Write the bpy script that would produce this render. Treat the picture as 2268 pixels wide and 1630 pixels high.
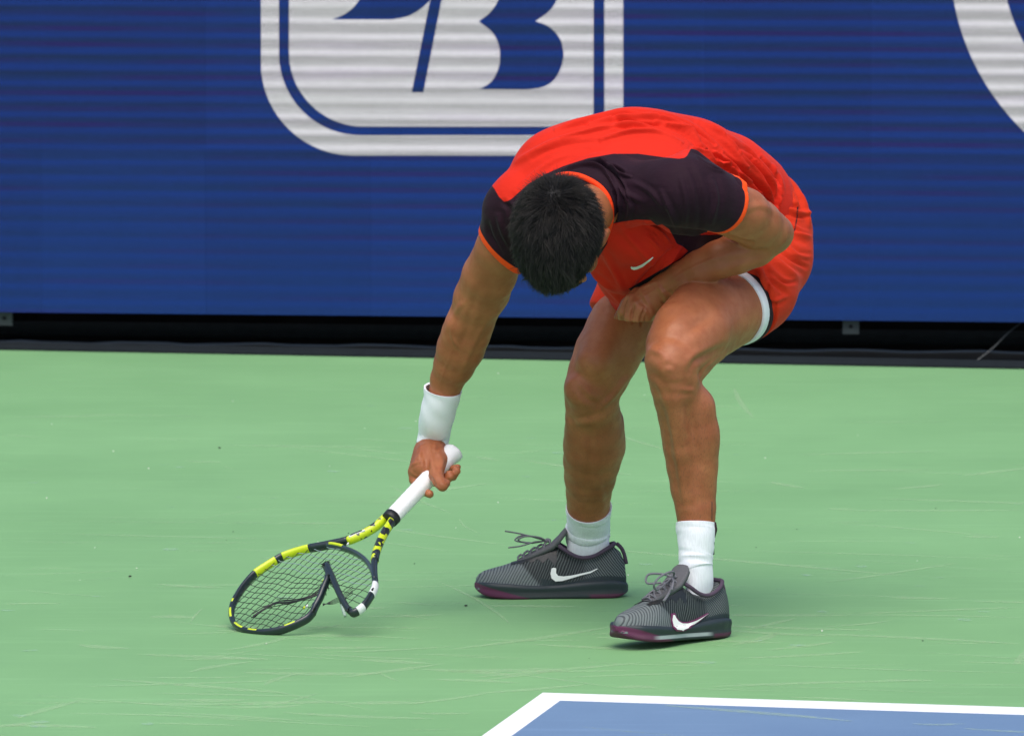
import bpy, bmesh, math, random
import numpy as np
from mathutils import Vector, Matrix
from mathutils.bvhtree import BVHTree

rng = np.random.default_rng(7)
random.seed(7)
for o in list(bpy.data.objects): bpy.data.objects.remove(o)
SC = bpy.context.scene
COL = SC.collection

# ------------------------------------------------------------------ camera, sky, sun, exposure
CAM_H = 1.53
PITCH = math.atan(1170 / 12928)
FPX = 12928.0                       # focal length in the units of a 2268 wide picture
cam_data = bpy.data.cameras.new('camera')
cam_data.sensor_width = 36
cam_data.lens = FPX / 2268 * 36
cam_data.clip_start = 0.5
cam_data.clip_end = 400
cam_data.dof.use_dof = True
cam_data.dof.focus_distance = 11.2
cam_data.dof.aperture_fstop = 13
cam = bpy.data.objects.new('camera', cam_data)
cam.location = (0, 0, CAM_H)
cam.rotation_euler = (math.pi / 2 - PITCH, 0, 0)
COL.objects.link(cam)
SC.camera = cam

SUN_EL, SUN_AZ = math.radians(62), math.radians(184)     # azimuth clockwise from +Y (behind the camera, to the left)
world = bpy.data.worlds.new('World'); SC.world = world
world.use_nodes = True
wn = world.node_tree; wn.nodes.clear()
sky = wn.nodes.new('ShaderNodeTexSky'); sky.sky_type = 'NISHITA'; sky.sun_disc = False
sky.sun_elevation = SUN_EL; sky.sun_rotation = SUN_AZ
sky.air_density = 1.0; sky.dust_density = 3.0; sky.ozone_density = 1.0
bg = wn.nodes.new('ShaderNodeBackground'); bg.inputs['Strength'].default_value = 0.125
wo = wn.nodes.new('ShaderNodeOutputWorld')
wn.links.new(sky.outputs[0], bg.inputs[0]); wn.links.new(bg.outputs[0], wo.inputs[0])
sd = bpy.data.lights.new('sun', 'SUN'); sd.energy = 1.5; sd.angle = math.radians(60); sd.color = (1.0, 0.955, 0.90)
sun = bpy.data.objects.new('sun', sd)
sdir = Vector((math.sin(SUN_AZ) * math.cos(SUN_EL), math.cos(SUN_AZ) * math.cos(SUN_EL), math.sin(SUN_EL)))
sun.rotation_euler = sdir.to_track_quat('Z', 'Y').to_euler()
COL.objects.link(sun)
SC.view_settings.view_transform = 'Standard'; SC.view_settings.look = 'None'
SC.view_settings.exposure = 0.55; SC.view_settings.gamma = 1.0
SC.view_settings.use_curve_mapping = False

# ------------------------------------------------------------------ placing helpers
CP, SP = math.cos(PITCH), math.sin(PITCH)
def ray(u, v):
    a = (u - 1134) / FPX; b = -(v - 815) / FPX
    return Vector((a, CP + b * SP, -SP + b * CP))
def W(u, v, Y):
    r = ray(u, v); return Vector((0, 0, CAM_H)) + r * (Y / r.y)
def plane_hit(u, v, p0, n):
    r = ray(u, v); o = Vector((0, 0, CAM_H)); return o + r * ((Vector(p0) - o).dot(n) / r.dot(n))
def G(u, v, z=0.0): return plane_hit(u, v, (0, 0, z), Vector((0, 0, 1)))
def PM(Y): return Y / FPX          # metres per picture unit at depth Y
def proj(P):                        # numpy (n,3) -> picture units
    x = P[:, 0]; y = P[:, 1]; z = P[:, 2] - CAM_H
    d = y * CP - z * SP; upc = y * SP + z * CP
    return np.stack([1134 + FPX * x / d, 815 - FPX * upc / d], 1)
def z1(x, y): return (1020.6 + x * .375, 215.5 + y * .375)
def z2(x, y): return (482 + x * .3339, 907 + y * .3339)
def z3(x, y): return (1020.6 + x * .2875, 1049 + y * .2875)
def z4(x, y): return (1190.7 + x * .3305, 652 + y * .3305)
def z5(x, y): return (850.5 + x * .2088, 793.8 + y * .2088)
def catmull(pts, n=6, closed=False):
    pts = [Vector(p) for p in pts]; out = []; m = len(pts)
    rngi = range(m) if closed else range(m - 1)
    for i in rngi:
        if closed: p0, p1, p2, p3 = pts[i - 1], pts[i], pts[(i + 1) % m], pts[(i + 2) % m]
        else: p0, p1, p2, p3 = pts[max(i - 1, 0)], pts[i], pts[i + 1], pts[min(i + 2, m - 1)]
        for k in range(n):
            t = k / n
            out.append(.5 * ((2 * p1) + (p2 - p0) * t + (2 * p0 - 5 * p1 + 4 * p2 - p3) * t * t + (3 * p1 - p0 - 3 * p2 + p3) * t ** 3))
    if not closed: out.append(pts[-1])
    return out

# ------------------------------------------------------------------ objects
def wloc(p):
    v = Vector((0, 0, 0))
    while p: v = v + p.location; p = p.parent
    return v
def link(o, parent=None):
    COL.objects.link(o)
    if parent: o.parent = parent
    return o
def thing(name, label, cat, loc, group=None):
    o = bpy.data.objects.new(name, None); o.location = loc; o.empty_display_size = .1
    o['label'] = label; o['category'] = cat
    if group: o['group'] = group
    return link(o)
def mesh_obj(name, V, F, mat, parent=None, smooth=True, local=False, attrs=None):
    """V world coordinates (or local ones); F numpy quads or list of faces"""
    V = np.asarray([tuple(v) for v in V] if not isinstance(V, np.ndarray) else V, dtype=np.float64)
    if parent is not None and not local: V = V - np.array(wloc(parent))
    me = bpy.data.meshes.new(name)
    if isinstance(F, np.ndarray):
        nf, k = F.shape
        me.vertices.add(len(V)); me.vertices.foreach_set('co', V.astype(np.float32).ravel())
        me.loops.add(nf * k); me.loops.foreach_set('vertex_index', F.astype(np.int32).ravel())
        me.polygons.add(nf); me.polygons.foreach_set('loop_start', np.arange(0, nf * k, k, dtype=np.int32))
        me.polygons.foreach_set('loop_total', np.full(nf, k, dtype=np.int32))
        me.update(calc_edges=True)
    else:
        me.from_pydata([tuple(v) for v in V], [], [tuple(f) for f in F]); me.update()
    if smooth: me.polygons.foreach_set('use_smooth', np.ones(len(me.polygons), dtype=bool))
    for an, av in (attrs or {}).items():
        a = me.attributes.new(an, 'FLOAT', 'POINT'); a.data.foreach_set('value', np.asarray(av, dtype=np.float32))
    for m in (mat if isinstance(mat, (list, tuple)) else [mat]): me.materials.append(m)
    return link(bpy.data.objects.new(name, me), parent)
def tube_vf(pts, r, sides=8, closed=False, axis=None, ry=None, cap=True):
    """sweep along pts; r scalar or list; with axis: section radius r in plane, ry along axis"""
    pts = [Vector(p) for p in pts]; n = len(pts); V = []; F = []
    rr = r if isinstance(r, (list, tuple)) else [r] * n
    up = None
    for i, p in enumerate(pts):
        if closed: t = pts[(i + 1) % n] - pts[i - 1]
        else: t = pts[min(i + 1, n - 1)] - pts[max(i - 1, 0)]
        t = t.normalized()
        if axis is not None: b = axis; a = t.cross(b).normalized(); b = a.cross(t).normalized()
        else:
            if up is None: up = Vector((0, 0, 1)) if abs(t.z) < .9 else Vector((1, 0, 0))
            a = t.cross(up).normalized(); b = a.cross(t).normalized(); up = b
        for k in range(sides):
            an = 2 * math.pi * (k + .5) / sides
            V.append(p + a * math.cos(an) * rr[i] + b * math.sin(an) * (ry if ry else rr[i]))
    m = n if closed else n - 1
    for i in range(m):
        for k in range(sides):
            j = (i + 1) % n
            F.append((i * sides + k, i * sides + (k + 1) % sides, j * sides + (k + 1) % sides, j * sides + k))
    if cap and not closed:
        F.append(tuple(range(sides))[::-1]); F.append(tuple((n - 1) * sides + k for k in range(sides)))
    return V, F
def join_vf(parts):
    V = []; F = []
    for v, f in parts:
        b = len(V); V += list(v); F += [tuple(i + b for i in q) for q in f]
    return V, F
def box_vf(c, s, rot=0.0, bev=0):
    c = Vector(c); R = Matrix.Rotation(rot, 3, 'Z'); V = []
    for z in (-1, 1):
        for y in (-1, 1):
            for x in (-1, 1): V.append(c + R @ Vector((x * s[0] / 2, y * s[1] / 2, z * s[2] / 2)))
    return V, [(0, 2, 3, 1), (4, 5, 7, 6), (0, 1, 5, 4), (2, 6, 7, 3), (0, 4, 6, 2), (1, 3, 7, 5)]
def bevel(o, w=.002, seg=2):
    m = o.modifiers.new('bevel', 'BEVEL'); m.width = w; m.segments = seg; m.limit_method = 'ANGLE'
    for p in o.data.polygons: p.use_smooth = False
    return o

# ------------------------------------------------------------------ material helper
class NT:
    def __init__(s, name):
        s.m = bpy.data.materials.new(name); s.m.use_nodes = True; s.t = s.m.node_tree
        s.b = s.t.nodes['Principled BSDF']; s.out = s.t.nodes['Material Output']
    def n(s, typ, **kw):
        nd = s.t.nodes.new('ShaderNode' + typ)
        for k, v in kw.items():
            if k in nd.inputs: nd.inputs[k].default_value = v
            else: setattr(nd, k, v)
        return nd
    def l(s, a, b): s.t.links.new(a, b)
    def coord(s, scale=(1, 1, 1), rot=(0, 0, 0)):
        tc = s.n('TexCoord'); mp = s.n('Mapping'); mp.inputs['Scale'].default_value = scale; mp.inputs['Rotation'].default_value = rot
        s.l(tc.outputs['Object'], mp.inputs[0]); return mp.outputs[0]
    def noise(s, scale, detail=3, rough=.5, co=None, dist=0):
        nd = s.n('TexNoise'); nd.inputs['Scale'].default_value = scale; nd.inputs['Detail'].default_value = detail
        nd.inputs['Roughness'].default_value = rough; nd.inputs['Distortion'].default_value = dist
        s.l(co if co is not None else s.coord(), nd.inputs['Vector']); return nd.outputs['Fac']
    def ramp(s, fac, stops):
        r = s.n('ValToRGB'); cr = r.color_ramp
        while len(cr.elements) < len(stops): cr.elements.new(.5)
        for e, (p, c) in zip(cr.elements, stops):
            e.position = p; e.color = (c, c, c, 1) if not isinstance(c, (tuple, list)) else (*c[:3], 1)
        s.l(fac, r.inputs[0]); return r.outputs[0]
    def mix(s, fac, a, b, mode='MIX'):
        m = s.n('Mix'); m.data_type = 'RGBA'; m.blend_type = mode
        for inp, v in ((m.inputs[0], fac), (m.inputs[6], a), (m.inputs[7], b)):
            if isinstance(v, (int, float)): inp.default_value = v
            elif isinstance(v, (tuple, list)): inp.default_value = (*v[:3], 1)
            else: s.l(v, inp)
        return m.outputs[2]
    def math(s, op, a, b=0.0, c=None):
        m = s.n('Math'); m.operation = op
        for i, v in enumerate((a, b) if c is None else (a, b, c)):
            if isinstance(v, (int, float)): m.inputs[i].default_value = v
            else: s.l(v, m.inputs[i])
        return m.outputs[0]
    def attr(s, name):
        a = s.n('Attribute'); a.attribute_name = name; return a.outputs['Fac']
    def step(s, x, w=.6):         # smooth step around zero, w in the units of x
        m = s.n('MapRange'); m.inputs[1].default_value = -w; m.inputs[2].default_value = w
        s.l(x, m.inputs[0]); return m.outputs[0]
    def bump(s, h, strength=.3, dist=.002, prev=None):
        b = s.n('Bump'); b.inputs['Strength'].default_value = strength; b.inputs['Distance'].default_value = dist
        s.l(h, b.inputs['Height'])
        if prev is not None: s.l(prev, b.inputs['Normal'])
        return b.outputs[0]
    def set(s, base=None, rough=None, normal=None, **kw):
        for nm, v in (('Base Color', base), ('Roughness', rough), ('Normal', normal)):
            if v is None: continue
            if isinstance(v, (int, float)): s.b.inputs[nm].default_value = v
            elif isinstance(v, (tuple, list)): s.b.inputs[nm].default_value = (*v[:3], 1)
            else: s.l(v, s.b.inputs[nm])
        for k, v in kw.items():
            k = k.replace('_', ' '); 
            if isinstance(v, (int, float)): s.b.inputs[k].default_value = v
            elif isinstance(v, (tuple, list)): s.b.inputs[k].default_value = v
            else: s.l(v, s.b.inputs[k])
        return s.m

def simple(name, base, rough=.5, noise_amt=.15, scale=60, bump=.1, **kw):
    t = NT(name); f = t.noise(scale, 4)
    dark = tuple(c * (1 - noise_amt) for c in base); lite = tuple(min(c * (1 + noise_amt), 1) for c in base)
    return t.set(base=t.mix(f, dark, lite), rough=rough, normal=t.bump(f, bump, .001), **kw)

# court surfaces
def court_mat(name, dark, lite):
    t = NT(name)
    f1 = t.noise(.9, 4, .6); f2 = t.noise(6, 5, .6)
    f3 = t.noise(5, 6, .65, co=t.coord((.35, 5.5, 1), (0, 0, math.radians(-7))))
    f4 = t.noise(9, 5, .7, co=t.coord((.25, 6, 1), (0, 0, math.radians(13))), dist=.3)
    base = t.mix(t.ramp(f1, [(.3, 0), (.7, 1)]), dark, lite)
    base = t.mix(t.math('MULTIPLY', t.ramp(f3, [(.54, 0), (.76, 1)]), .17), base, tuple(min(1, c * 1.5 + .1) for c in lite))
    base = t.mix(t.math('MULTIPLY', t.ramp(f4, [(.6, 0), (.72, 1)]), .18), base, tuple(min(1, c * 1.5 + .1) for c in lite))
    base = t.mix(t.math('MULTIPLY', t.ramp(f2, [(.35, 1), (.6, 0)]), .10), base, tuple(c * .8 for c in dark))
    g = t.noise(420, 3, .7)
    base = t.mix(t.math('MULTIPLY', t.ramp(g, [(.35, 0), (.7, 1)]), .22), base, tuple(c * .6 for c in dark))
    return t.set(base=base, rough=t.ramp(f2, [(0, .62), (1, .8)]), normal=t.bump(g, .25, .0006), Specular_IOR_Level=.35)
M_green = court_mat('court_green', (.178, .375, .153), (.217, .438, .186))
M_blue = court_mat('court_blue', (.125, .212, .355), (.162, .265, .41))
M_line = simple('court_line_paint', (.86, .87, .86), .6, .05, 90, .15)
t = NT('scuff_chalk'); nf = t.noise(70, 4, .6, co=t.coord((1, 4, 1)))
M_scuff = t.set(base=(.52, .70, .42), rough=.8, Alpha=t.math('MULTIPLY', t.ramp(nf, [(.36, 0), (.66, 1)]), .45))
t = NT('ball_print'); nf = t.noise(90, 4, .6)
M_print = t.set(base=(.48, .68, .56), rough=.8, Alpha=t.math('MULTIPLY', t.ramp(nf, [(.4, 0), (.65, 1)]), .40))
M_asph = simple('dark_floor', (.018, .021, .023), .8, .4, 25, .3)
M_rubber = simple('black_rubber', (.009, .013, .015), .85, .4, 40, .3, Specular_IOR_Level=.2)
M_black = simple('black_cloth', (.004, .004, .005), .9, .3, 30, .2)
M_steel = simple('dull_steel', (.05, .062, .065), .55, .25, 40, .2, Metallic=.3)

# ------------------------------------------------------------------ court, lines, ground
ROT = math.atan(.21)                 # the court runs askew to the lens: right end nearer
ux = Vector((math.cos(ROT), -math.sin(ROT), 0)); uy = Vector((math.sin(ROT), math.cos(ROT), 0))
corner = G(1202, 1533, .004)               # outer corner of baseline and sideline
def CT(a, b, z): p = corner + ux * a + uy * b; return Vector((p.x, p.y, z))
def sheet(name, pts, mat, z):
    o = mesh_obj(name, [Vector((p.x, p.y, z)) for p in pts], [tuple(range(len(pts)))], mat, smooth=False)
    o['kind'] = 'structure'; return o
edge_b = (G(1134, 797) - corner).dot(uy)      # how far back the green surround runs
ground = sheet('ground', [Vector(p) for p in ((-150, -60, 0), (150, -60, 0), (150, 240, 0), (-150, 240, 0))], M_asph, -.035)
def slab(name, a0, a1, b0, b1, z0, z1, mat):
    V = [CT(a0, b0, z0), CT(a1, b0, z0), CT(a1, b1, z0), CT(a0, b1, z0), CT(a0, b0, z1), CT(a1, b0, z1), CT(a1, b1, z1), CT(a0, b1, z1)]
    o = mesh_obj(name, V, [(0, 3, 2, 1), (4, 5, 6, 7), (0, 1, 5, 4), (1, 2, 6, 5), (2, 3, 7, 6), (3, 0, 4, 7)], mat, smooth=False)
    o['kind'] = 'structure'; return o
slab('court_surround', -9, 20, -40, edge_b, -.03, 0, M_green)
sheet('court', [CT(.05, -.09, 0), CT(.05, -24, 0), CT(11, -24, 0), CT(11, -.09, 0)], M_blue, .004)
sheet('sideline', [CT(0, 0, 0), CT(0, -24, 0), CT(.05, -24, 0), CT(.05, -.09, 0), CT(.05, 0, 0)], M_line, .004)
sheet('baseline', [CT(.05, 0, 0), CT(.05, -.09, 0), CT(11, -.09, 0), CT(11, 0, 0)], M_line, .004)

# scuffs: thin tapered streaks and round ball prints lying on the paint
def streaks():
    V = []; F = []
    def add(p, q, w, z):
        p = Vector((p.x, p.y, z)); q = Vector((q.x, q.y, z)); d = q - p
        nrm = Vector((-d.y, d.x, 0)).normalized(); b = len(V)
        n = 7
        bend = random.uniform(-.015, .015)
        for i in range(n):
            s = i / (n - 1); ww = w * math.sin(math.pi * (.04 + .92 * s)) ** .7
            c = p + d * s + nrm * bend * math.sin(math.pi * s)
            V.append(c + nrm * ww * .5); V.append(c - nrm * ww * .5)
        for i in range(n - 1):
            k = b + 2 * i; F.append((k, k + 1, k + 3, k + 2))
    ex = [(660, 1395, 760, 1383, .02), (700, 1445, 1000, 1432, .02), (0, 1275, 330, 1262, .012), (1050, 1500, 1420, 1468, .04),
          (1060, 1508, 1250, 1482, .03), (500, 1440, 640, 1410, .03), (420, 1488, 560, 1465, .03), (0, 1153, 900, 1160, .012),
          (1620, 1220, 2268, 1240, .015), (1700, 1440, 1850, 1422, .03), (1640, 1470, 2268, 1490, .012), (1050, 1100, 1450, 1118, .012),
          (0, 1198, 260, 1202, .012), (700, 1110, 860, 1112, .008), (1660, 1395, 1760, 1370, .03), (1880, 1040, 2268, 1055, .014),
          (320, 1500, 560, 1498, .015), (1060, 1535, 1300, 1515, .04), (760, 1500, 980, 1470, .03), (40, 1590, 180, 1550, .03),
          (900, 1560, 1080, 1535, .025), (1900, 1360, 2268, 1345, .02), (1250, 1500, 1560, 1490, .02), (0, 1610, 110, 1600, .03)]
    for a, b, c, d, w in ex: add(G(a, b), G(c, d), w * random.uniform(.6, 1.0), .0008)
    for k in range(42):
        u0 = random.uniform(-60, 2250) if k % 2 else random.uniform(300, 1700); v0 = random.uniform(1330, 1615); p = G(u0, v0)
        an = random.gauss(.12, .16) - ROT; q = p + Vector((math.cos(an), math.sin(an), 0)) * random.uniform(.06, .26)
        if any(r.dot(ux) > -.03 and r.dot(uy) < .03 for r in (p - corner, q - corner)): continue
        add(p, q, random.uniform(.014, .042), .0006)
    for k in range(170):
        v0 = 860 + 760 * random.random() ** .8; u0 = random.uniform(-100, 2300)
        p = G(u0, v0); an = random.gauss(0.0, .3) + (ROT * -1)
        L = random.uniform(.06, .45) * (1.0 if random.random() < .8 else 1.8)
        if random.random() < .25: an += random.choice([.8, 1.2, -.7])
        q = p + Vector((math.cos(an), math.sin(an), 0)) * L
        loc = q - corner; loc2 = p - corner
        on = lambda r: r.dot(ux) > -.02 and r.dot(uy) < .02
        z = .0008
        if on(loc) or on(loc2):
            if on(loc) and on(loc2) and min(loc.dot(ux), loc2.dot(ux)) > .06 and max(loc.dot(uy), loc2.dot(uy)) < -.1: z = .0048
            else: continue
        add(p, q, random.choice([.005, .007, .010, .016, .028]), z)
    o = mesh_obj('scuff_marks', V, F, M_scuff, smooth=False); o['kind'] = 'stuff'
    o['label'] = 'pale chalky shoe scuffs streaked across the green court'
    V = []; F = []
    for k in range(55):
        v0 = 860 + 760 * random.random(); u0 = random.uniform(0, 2268); p = G(u0, v0)
        r = p - corner
        if -.15 < r.dot(ux) < .15 or -.2 < r.dot(uy) < .1: continue
        z = .0052 if (r.dot(ux) > 0 and r.dot(uy) < 0) else .0012
        rr = random.uniform(.008, .022); b = len(V); an = random.uniform(0, 3.1); el = random.uniform(.4, 1)
        for i in range(10):
            a = i / 10 * 2 * math.pi; jj = random.uniform(.75, 1.1)
            x, y = rr * math.cos(a) * jj, rr * el * math.sin(a) * jj
            V.append(Vector((p.x + x * math.cos(an) - y * math.sin(an), p.y + x * math.sin(an) + y * math.cos(an), z)))
        F.append(tuple(range(b, b + 10)))
    o = mesh_obj('ball_prints', V, F, M_print, smooth=False); o['kind'] = 'stuff'
    o['label'] = 'faint pale ball prints dotted over the court paint'
streaks()
def debris():
    VF = []; VW = []
    M1 = simple('dark_crumb', (.02, .022, .02), .8); M2 = simple('pale_crumb', (.8, .8, .7), .6)
    for k in range(12):
        p = G(random.uniform(0, 2268), random.uniform(860, 1500)); s = random.uniform(.0008, .0018)
        v, f = box_vf((p.x, p.y, s * .5 + .001), (s * random.uniform(1, 3), s, s), random.uniform(0, 3)); VF.append((v, f))
    for (u, v0) in ((1032, 1345), (288, 1280), (486, 995)):
        p = G(u, v0); v, f = box_vf((p.x, p.y, .004), (.005, .003, .003), .6); VF.append((v, f))
    for k in range(26):
        p = G(random.uniform(0, 2268), random.uniform(800, 1450)); s = random.uniform(.0012, .0026)
        v, f = box_vf((p.x, p.y, s * .5 + .001), (s, s, s), random.uniform(0, 3)); VW.append((v, f))
    V, F = join_vf(VF); o = mesh_obj('rubber_crumbs', V, F, M1, smooth=False); o['kind'] = 'stuff'; o['label'] = 'tiny dark crumbs scattered on the green court'
    V, F = join_vf(VW); o = mesh_obj('pale_crumbs', V, F, M2, smooth=False); o['kind'] = 'stuff'; o['label'] = 'tiny white crumbs scattered on the green court'
debris()

# ------------------------------------------------------------------ led screen
SROT = math.atan(.12)
s0 = Vector((0, 17.43, 0)); sx = Vector((math.cos(SROT), -math.sin(SROT), 0)); sn = Vector((-math.sin(SROT), -math.cos(SROT), 0))
def SCR(u, v): p = plane_hit(u, v, s0, sn) - s0; return p.dot(sx), p.z
def led_mat(name, kind):
    t = NT(name); tc = t.n('TexCoord'); sep = t.n('SeparateXYZ'); t.l(tc.outputs['Object'], sep.inputs[0])
    x, z = sep.outputs[0], sep.outputs[2]
    def n1(sc, off, det=2):
        cb = t.n('CombineXYZ'); t.l(t.math('MULTIPLY', x, .09), cb.inputs[0]); t.l(t.math('ADD', t.math('MULTIPLY', z, 1), off), cb.inputs[2])
        nd = t.n('TexNoise'); nd.inputs['Scale'].default_value = sc; nd.inputs['Detail'].default_value = det; t.l(cb.outputs[0], nd.inputs[0]); return nd.outputs['Fac']
    wv = t.math('SINE', t.math('ADD', t.math('MULTIPLY', z, 2 * math.pi / .0475), t.math('MULTIPLY', n1(2, 5), 5)))
    wv2 = t.math('SINE', t.math('ADD', t.math('MULTIPLY', z, 2 * math.pi / .0237), t.math('MULTIPLY', n1(2, 15), 6)))
    fine = n1(60, 3, 4)
    band = t.math('MULTIPLY_ADD', wv, t.math('MULTIPLY', n1(6, 31), .80), t.math('MULTIPLY_ADD', wv2, .10, t.math('MULTIPLY_ADD', fine, .45, .28)))
    band = t.ramp(band, [(0, 0), (1, 1)])
    big = n1(9, 1); hue = n1(14, 9)
    if kind == 'blue':
        c = t.mix(band, (.010, .026, .088), (.009, .034, .185))
        pw = t.math('SINE', t.math('ADD', t.math('MULTIPLY', z, 2 * math.pi / .0475), t.math('MULTIPLY_ADD', n1(2, 5), 5, 4.1)))
        c = t.mix(t.math('MULTIPLY', t.ramp(pw, [(.3, 0), (1, 1)]), t.ramp(hue, [(.42, 0), (.62, .75)])), c, (.024, .013, .110))
        c = t.mix(t.ramp(z, [(.10, .55), (.7, 0)]), c, (.009, .042, .18))
    else:
        c = t.mix(band, (.34, .345, .35), (.70, .695, .735))
        c = t.mix(t.ramp(hue, [(.5, 0), (.75, .35)]), c, (.58, .48, .70))
        c = t.mix(t.ramp(big, [(.5, 0), (.7, .35)]), c, (.50, .54, .50))
    # diode columns and rows
    cx = t.math('ADD', t.math('MULTIPLY', t.math('SINE', t.math('MULTIPLY', x, 2 * math.pi / .0039)), .5), .5)
    cz = t.math('ADD', t.math('MULTIPLY', t.math('SINE', t.math('MULTIPLY', z, 2 * math.pi / .0039)), .5), .5)
    d = t.math('MULTIPLY', t.math('ADD', t.math('MULTIPLY', cx, 1.9), .05), t.math('ADD', t.math('MULTIPLY', cz, .5), .75))
    oi = t.n('ObjectInfo'); d = t.math('MULTIPLY', d, t.math('MULTIPLY_ADD', oi.outputs['Random'], .10 if kind == 'blue' else 0, .95))
    c = t.mix(1.0, c, d, 'MULTIPLY')
    return t.set(base=(.004, .004, .005), rough=.8, Emission_Color=c, Emission_Strength=.72, Specular_IOR_Level=.05)
M_led = led_mat('led_blue_picture', 'blue'); M_ledw = led_mat('led_white_picture', 'white')
scr = thing('led_screen', 'long low blue LED board showing a white rounded logo behind the court', 'screen', s0)
scr.rotation_euler = (0, 0, -SROT)
SB = .105
seam = SCR(1928, 400)[0]
XS = [seam + .5 * k for k in range(-16, 16)]
def sobj(name, V, F, mat, parent=scr, smooth=False): return mesh_obj(name, V, F, mat, parent, smooth, local=True)
for x in XS:
    for r in range(3):
        dz = random.uniform(-.0006, .0006); dy = random.uniform(-.0008, .0008)
        v, f = box_vf((x + .25, .02 + dy, SB + .25 + .5 * r), (.4994, .04, .4994)); o = sobj('led_panel', v, f, M_led)
cab = box_vf((XS[0] + 8, .10, SB + .75), (16, .10, 1.46)); sobj('cabinet', *cab, M_black)
# picture on the board: the white shapes, as flat lit shapes on the panels
def flat(name, polys, holes=()):
    bm = bmesh.new(); 
    for poly in polys:
        vs = [bm.verts.new((x, -.0022, z)) for x, z in poly]
        es = [bm.edges.new((vs[i], vs[(i + 1) % len(vs)])) for i in range(len(vs))]
    bmesh.ops.triangle_fill(bm, edges=bm.edges[:], use_beauty=True)
    me = bpy.data.meshes.new(name); bm.to_mesh(me); bm.free(); me.materials.append(M_ledw)
    o = bpy.data.objects.new(name, me); COL.objects.link(o); o.parent = scr; return o
def S2(pts): return [SCR(*p) for p in pts]
def arc(cx, cy, rx, ry, a0, a1, n=18):
    return [(cx + rx * math.cos(math.radians(a0 + (a1 - a0) * i / n)), cy + ry * math.sin(math.radians(a0 + (a1 - a0) * i / n))) for i in range(n + 1)]
TOP = -560
def rr(x0, x1, y1, r): # open-top rounded shield; left bottom corner round
    return [(x0, TOP)] + arc(x0 + r, y1 - r, r, r, 180, 90) + [(x1 - 20, y1), (x1, y1 - 20), (x1, TOP)]
outer = rr(578, 1380, 345, 205); inner = rr(618, 1339, 300, 180)
ring = S2(outer) + S2(inner)[::-1]
flat('logo_ring', [ring])
shield = rr(640, 1315, 281, 165)
lstroke = [(735, 44)] + [(770, 30), (800, 0), (812, -40), (830, -120), (1000, -120), (985, -60), (962, -10), (935, 18), (905, 36), (870, 44)]
slash = [(912, 205), (938, 205), (1010, -160), (985, -160)]
bee = ([(1070, 198)] + [(1090, 180), (1104, 155), (1108, 125), (1104, 95), (1090, 70), (1072, 55), (1060, 48), (1085, 30), (1108, 0), (1116, -40), (1120, -160)]
       + [(1235, -160), (1240, -60), (1236, -10), (1222, 20), (1200, 38), (1188, 48), (1212, 58), (1238, 82), (1248, 120), (1242, 152), (1225, 180), (1200, 194), (1165, 199)])
def sm(pts): return [(p.x, p.y) for p in catmull([Vector((*q, 0)) for q in pts], 5)]
lstroke = [(735, 44)] + sm([(735, 44), (762, 33), (785, 15), (802, -12), (812, -50), (830, -120)])[1:] + sm([(1000, -120), (985, -60), (962, -10), (935, 18), (905, 36), (870, 44)])
bee = (sm([(1062, 198), (1088, 182), (1103, 155), (1108, 125), (1103, 95), (1088, 70), (1060, 48)]) + sm([(1060, 48), (1086, 28), (1106, -5), (1116, -60), (1120, -160)])
       + sm([(1235, -160), (1240, -60), (1236, -10), (1220, 22), (1186, 48)]) + sm([(1186, 48), (1216, 60), (1240, 86), (1248, 120), (1242, 152), (1225, 180), (1200, 194), (1165, 199)]))
flat('logo_shield', [S2(shield), S2(lstroke), S2(slash), S2(bee)])
big_o = S2(arc(2690, -85, 585, 545, 60, 300, 80)); big_i = S2(arc(2760, -85, 540, 440, 60, 300, 80))
flat('logo_letter', [big_o + big_i[::-1]])
for u in (5, 1883, 1883 + 940, -935):
    x, z = SCR(u, 728)
    w_ = .050
    v, f = box_vf((x, .035, SB - .018), (w_, .006, .052))
    o = bevel(sobj('bracket', v, f, M_steel), .002)
    v, f = tube_vf([(x, .031, SB - .020), (x, .0285, SB - .020)], .006, 12); sobj('bolt', v, f, M_black, o)
v, f = tube_vf([(-9, .30, .030), (8, .30, .030)], .024, 14); sobj('base_tube', v, f, M_rubber, smooth=True)

# rubber strip along the back edge of the court, black backdrop added behind the board to keep the gap dark
strip = mesh_obj('rubber_kerb', [CT(-9, edge_b + .002, -.03), CT(20, edge_b + .002, -.03), CT(20, edge_b + .09, -.03), CT(-9, edge_b + .09, -.03),
                                 CT(-9, edge_b + .006, .006), CT(20, edge_b + .006, .006), CT(20, edge_b + .086, .018), CT(-9, edge_b + .086, .018)],
                 [(0, 3, 2, 1), (4, 5, 6, 7), (0, 1, 5, 4), (1, 2, 6, 5), (2, 3, 7, 6), (3, 0, 4, 7)], M_rubber, smooth=False)
strip['kind'] = 'structure'
cur = []
nfold = 260
Vc = []; Fc = []
for i in range(nfold + 1):
    a = -11 + 20 * i / nfold; d = .55 + .03 * math.sin(i * 1.3) + .012 * math.sin(i * 3.1)
    for z in (-.03, 1.6): Vc.append(s0 + sx * a - sn * d + Vector((0, 0, z)))
for i in range(nfold): Fc.append((2 * i, 2 * i + 2, 2 * i + 3, 2 * i + 1))
gap_back = mesh_obj('backdrop', Vc, Fc, M_black); gap_back.modifiers.new('thick', 'SOLIDIFY').thickness = .004
gap_back['label'] = 'added black backdrop that keeps the gap under the blue LED board dark'; gap_back['category'] = 'backdrop'
pts = catmull([plane_hit(u, v, s0 - sn * d, sn) for u, v, d in ((2120, 812, -.03), (2160, 800, .0), (2200, 770, .03), (2232, 738, .06), (2262, 715, .1))], 6)
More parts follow.
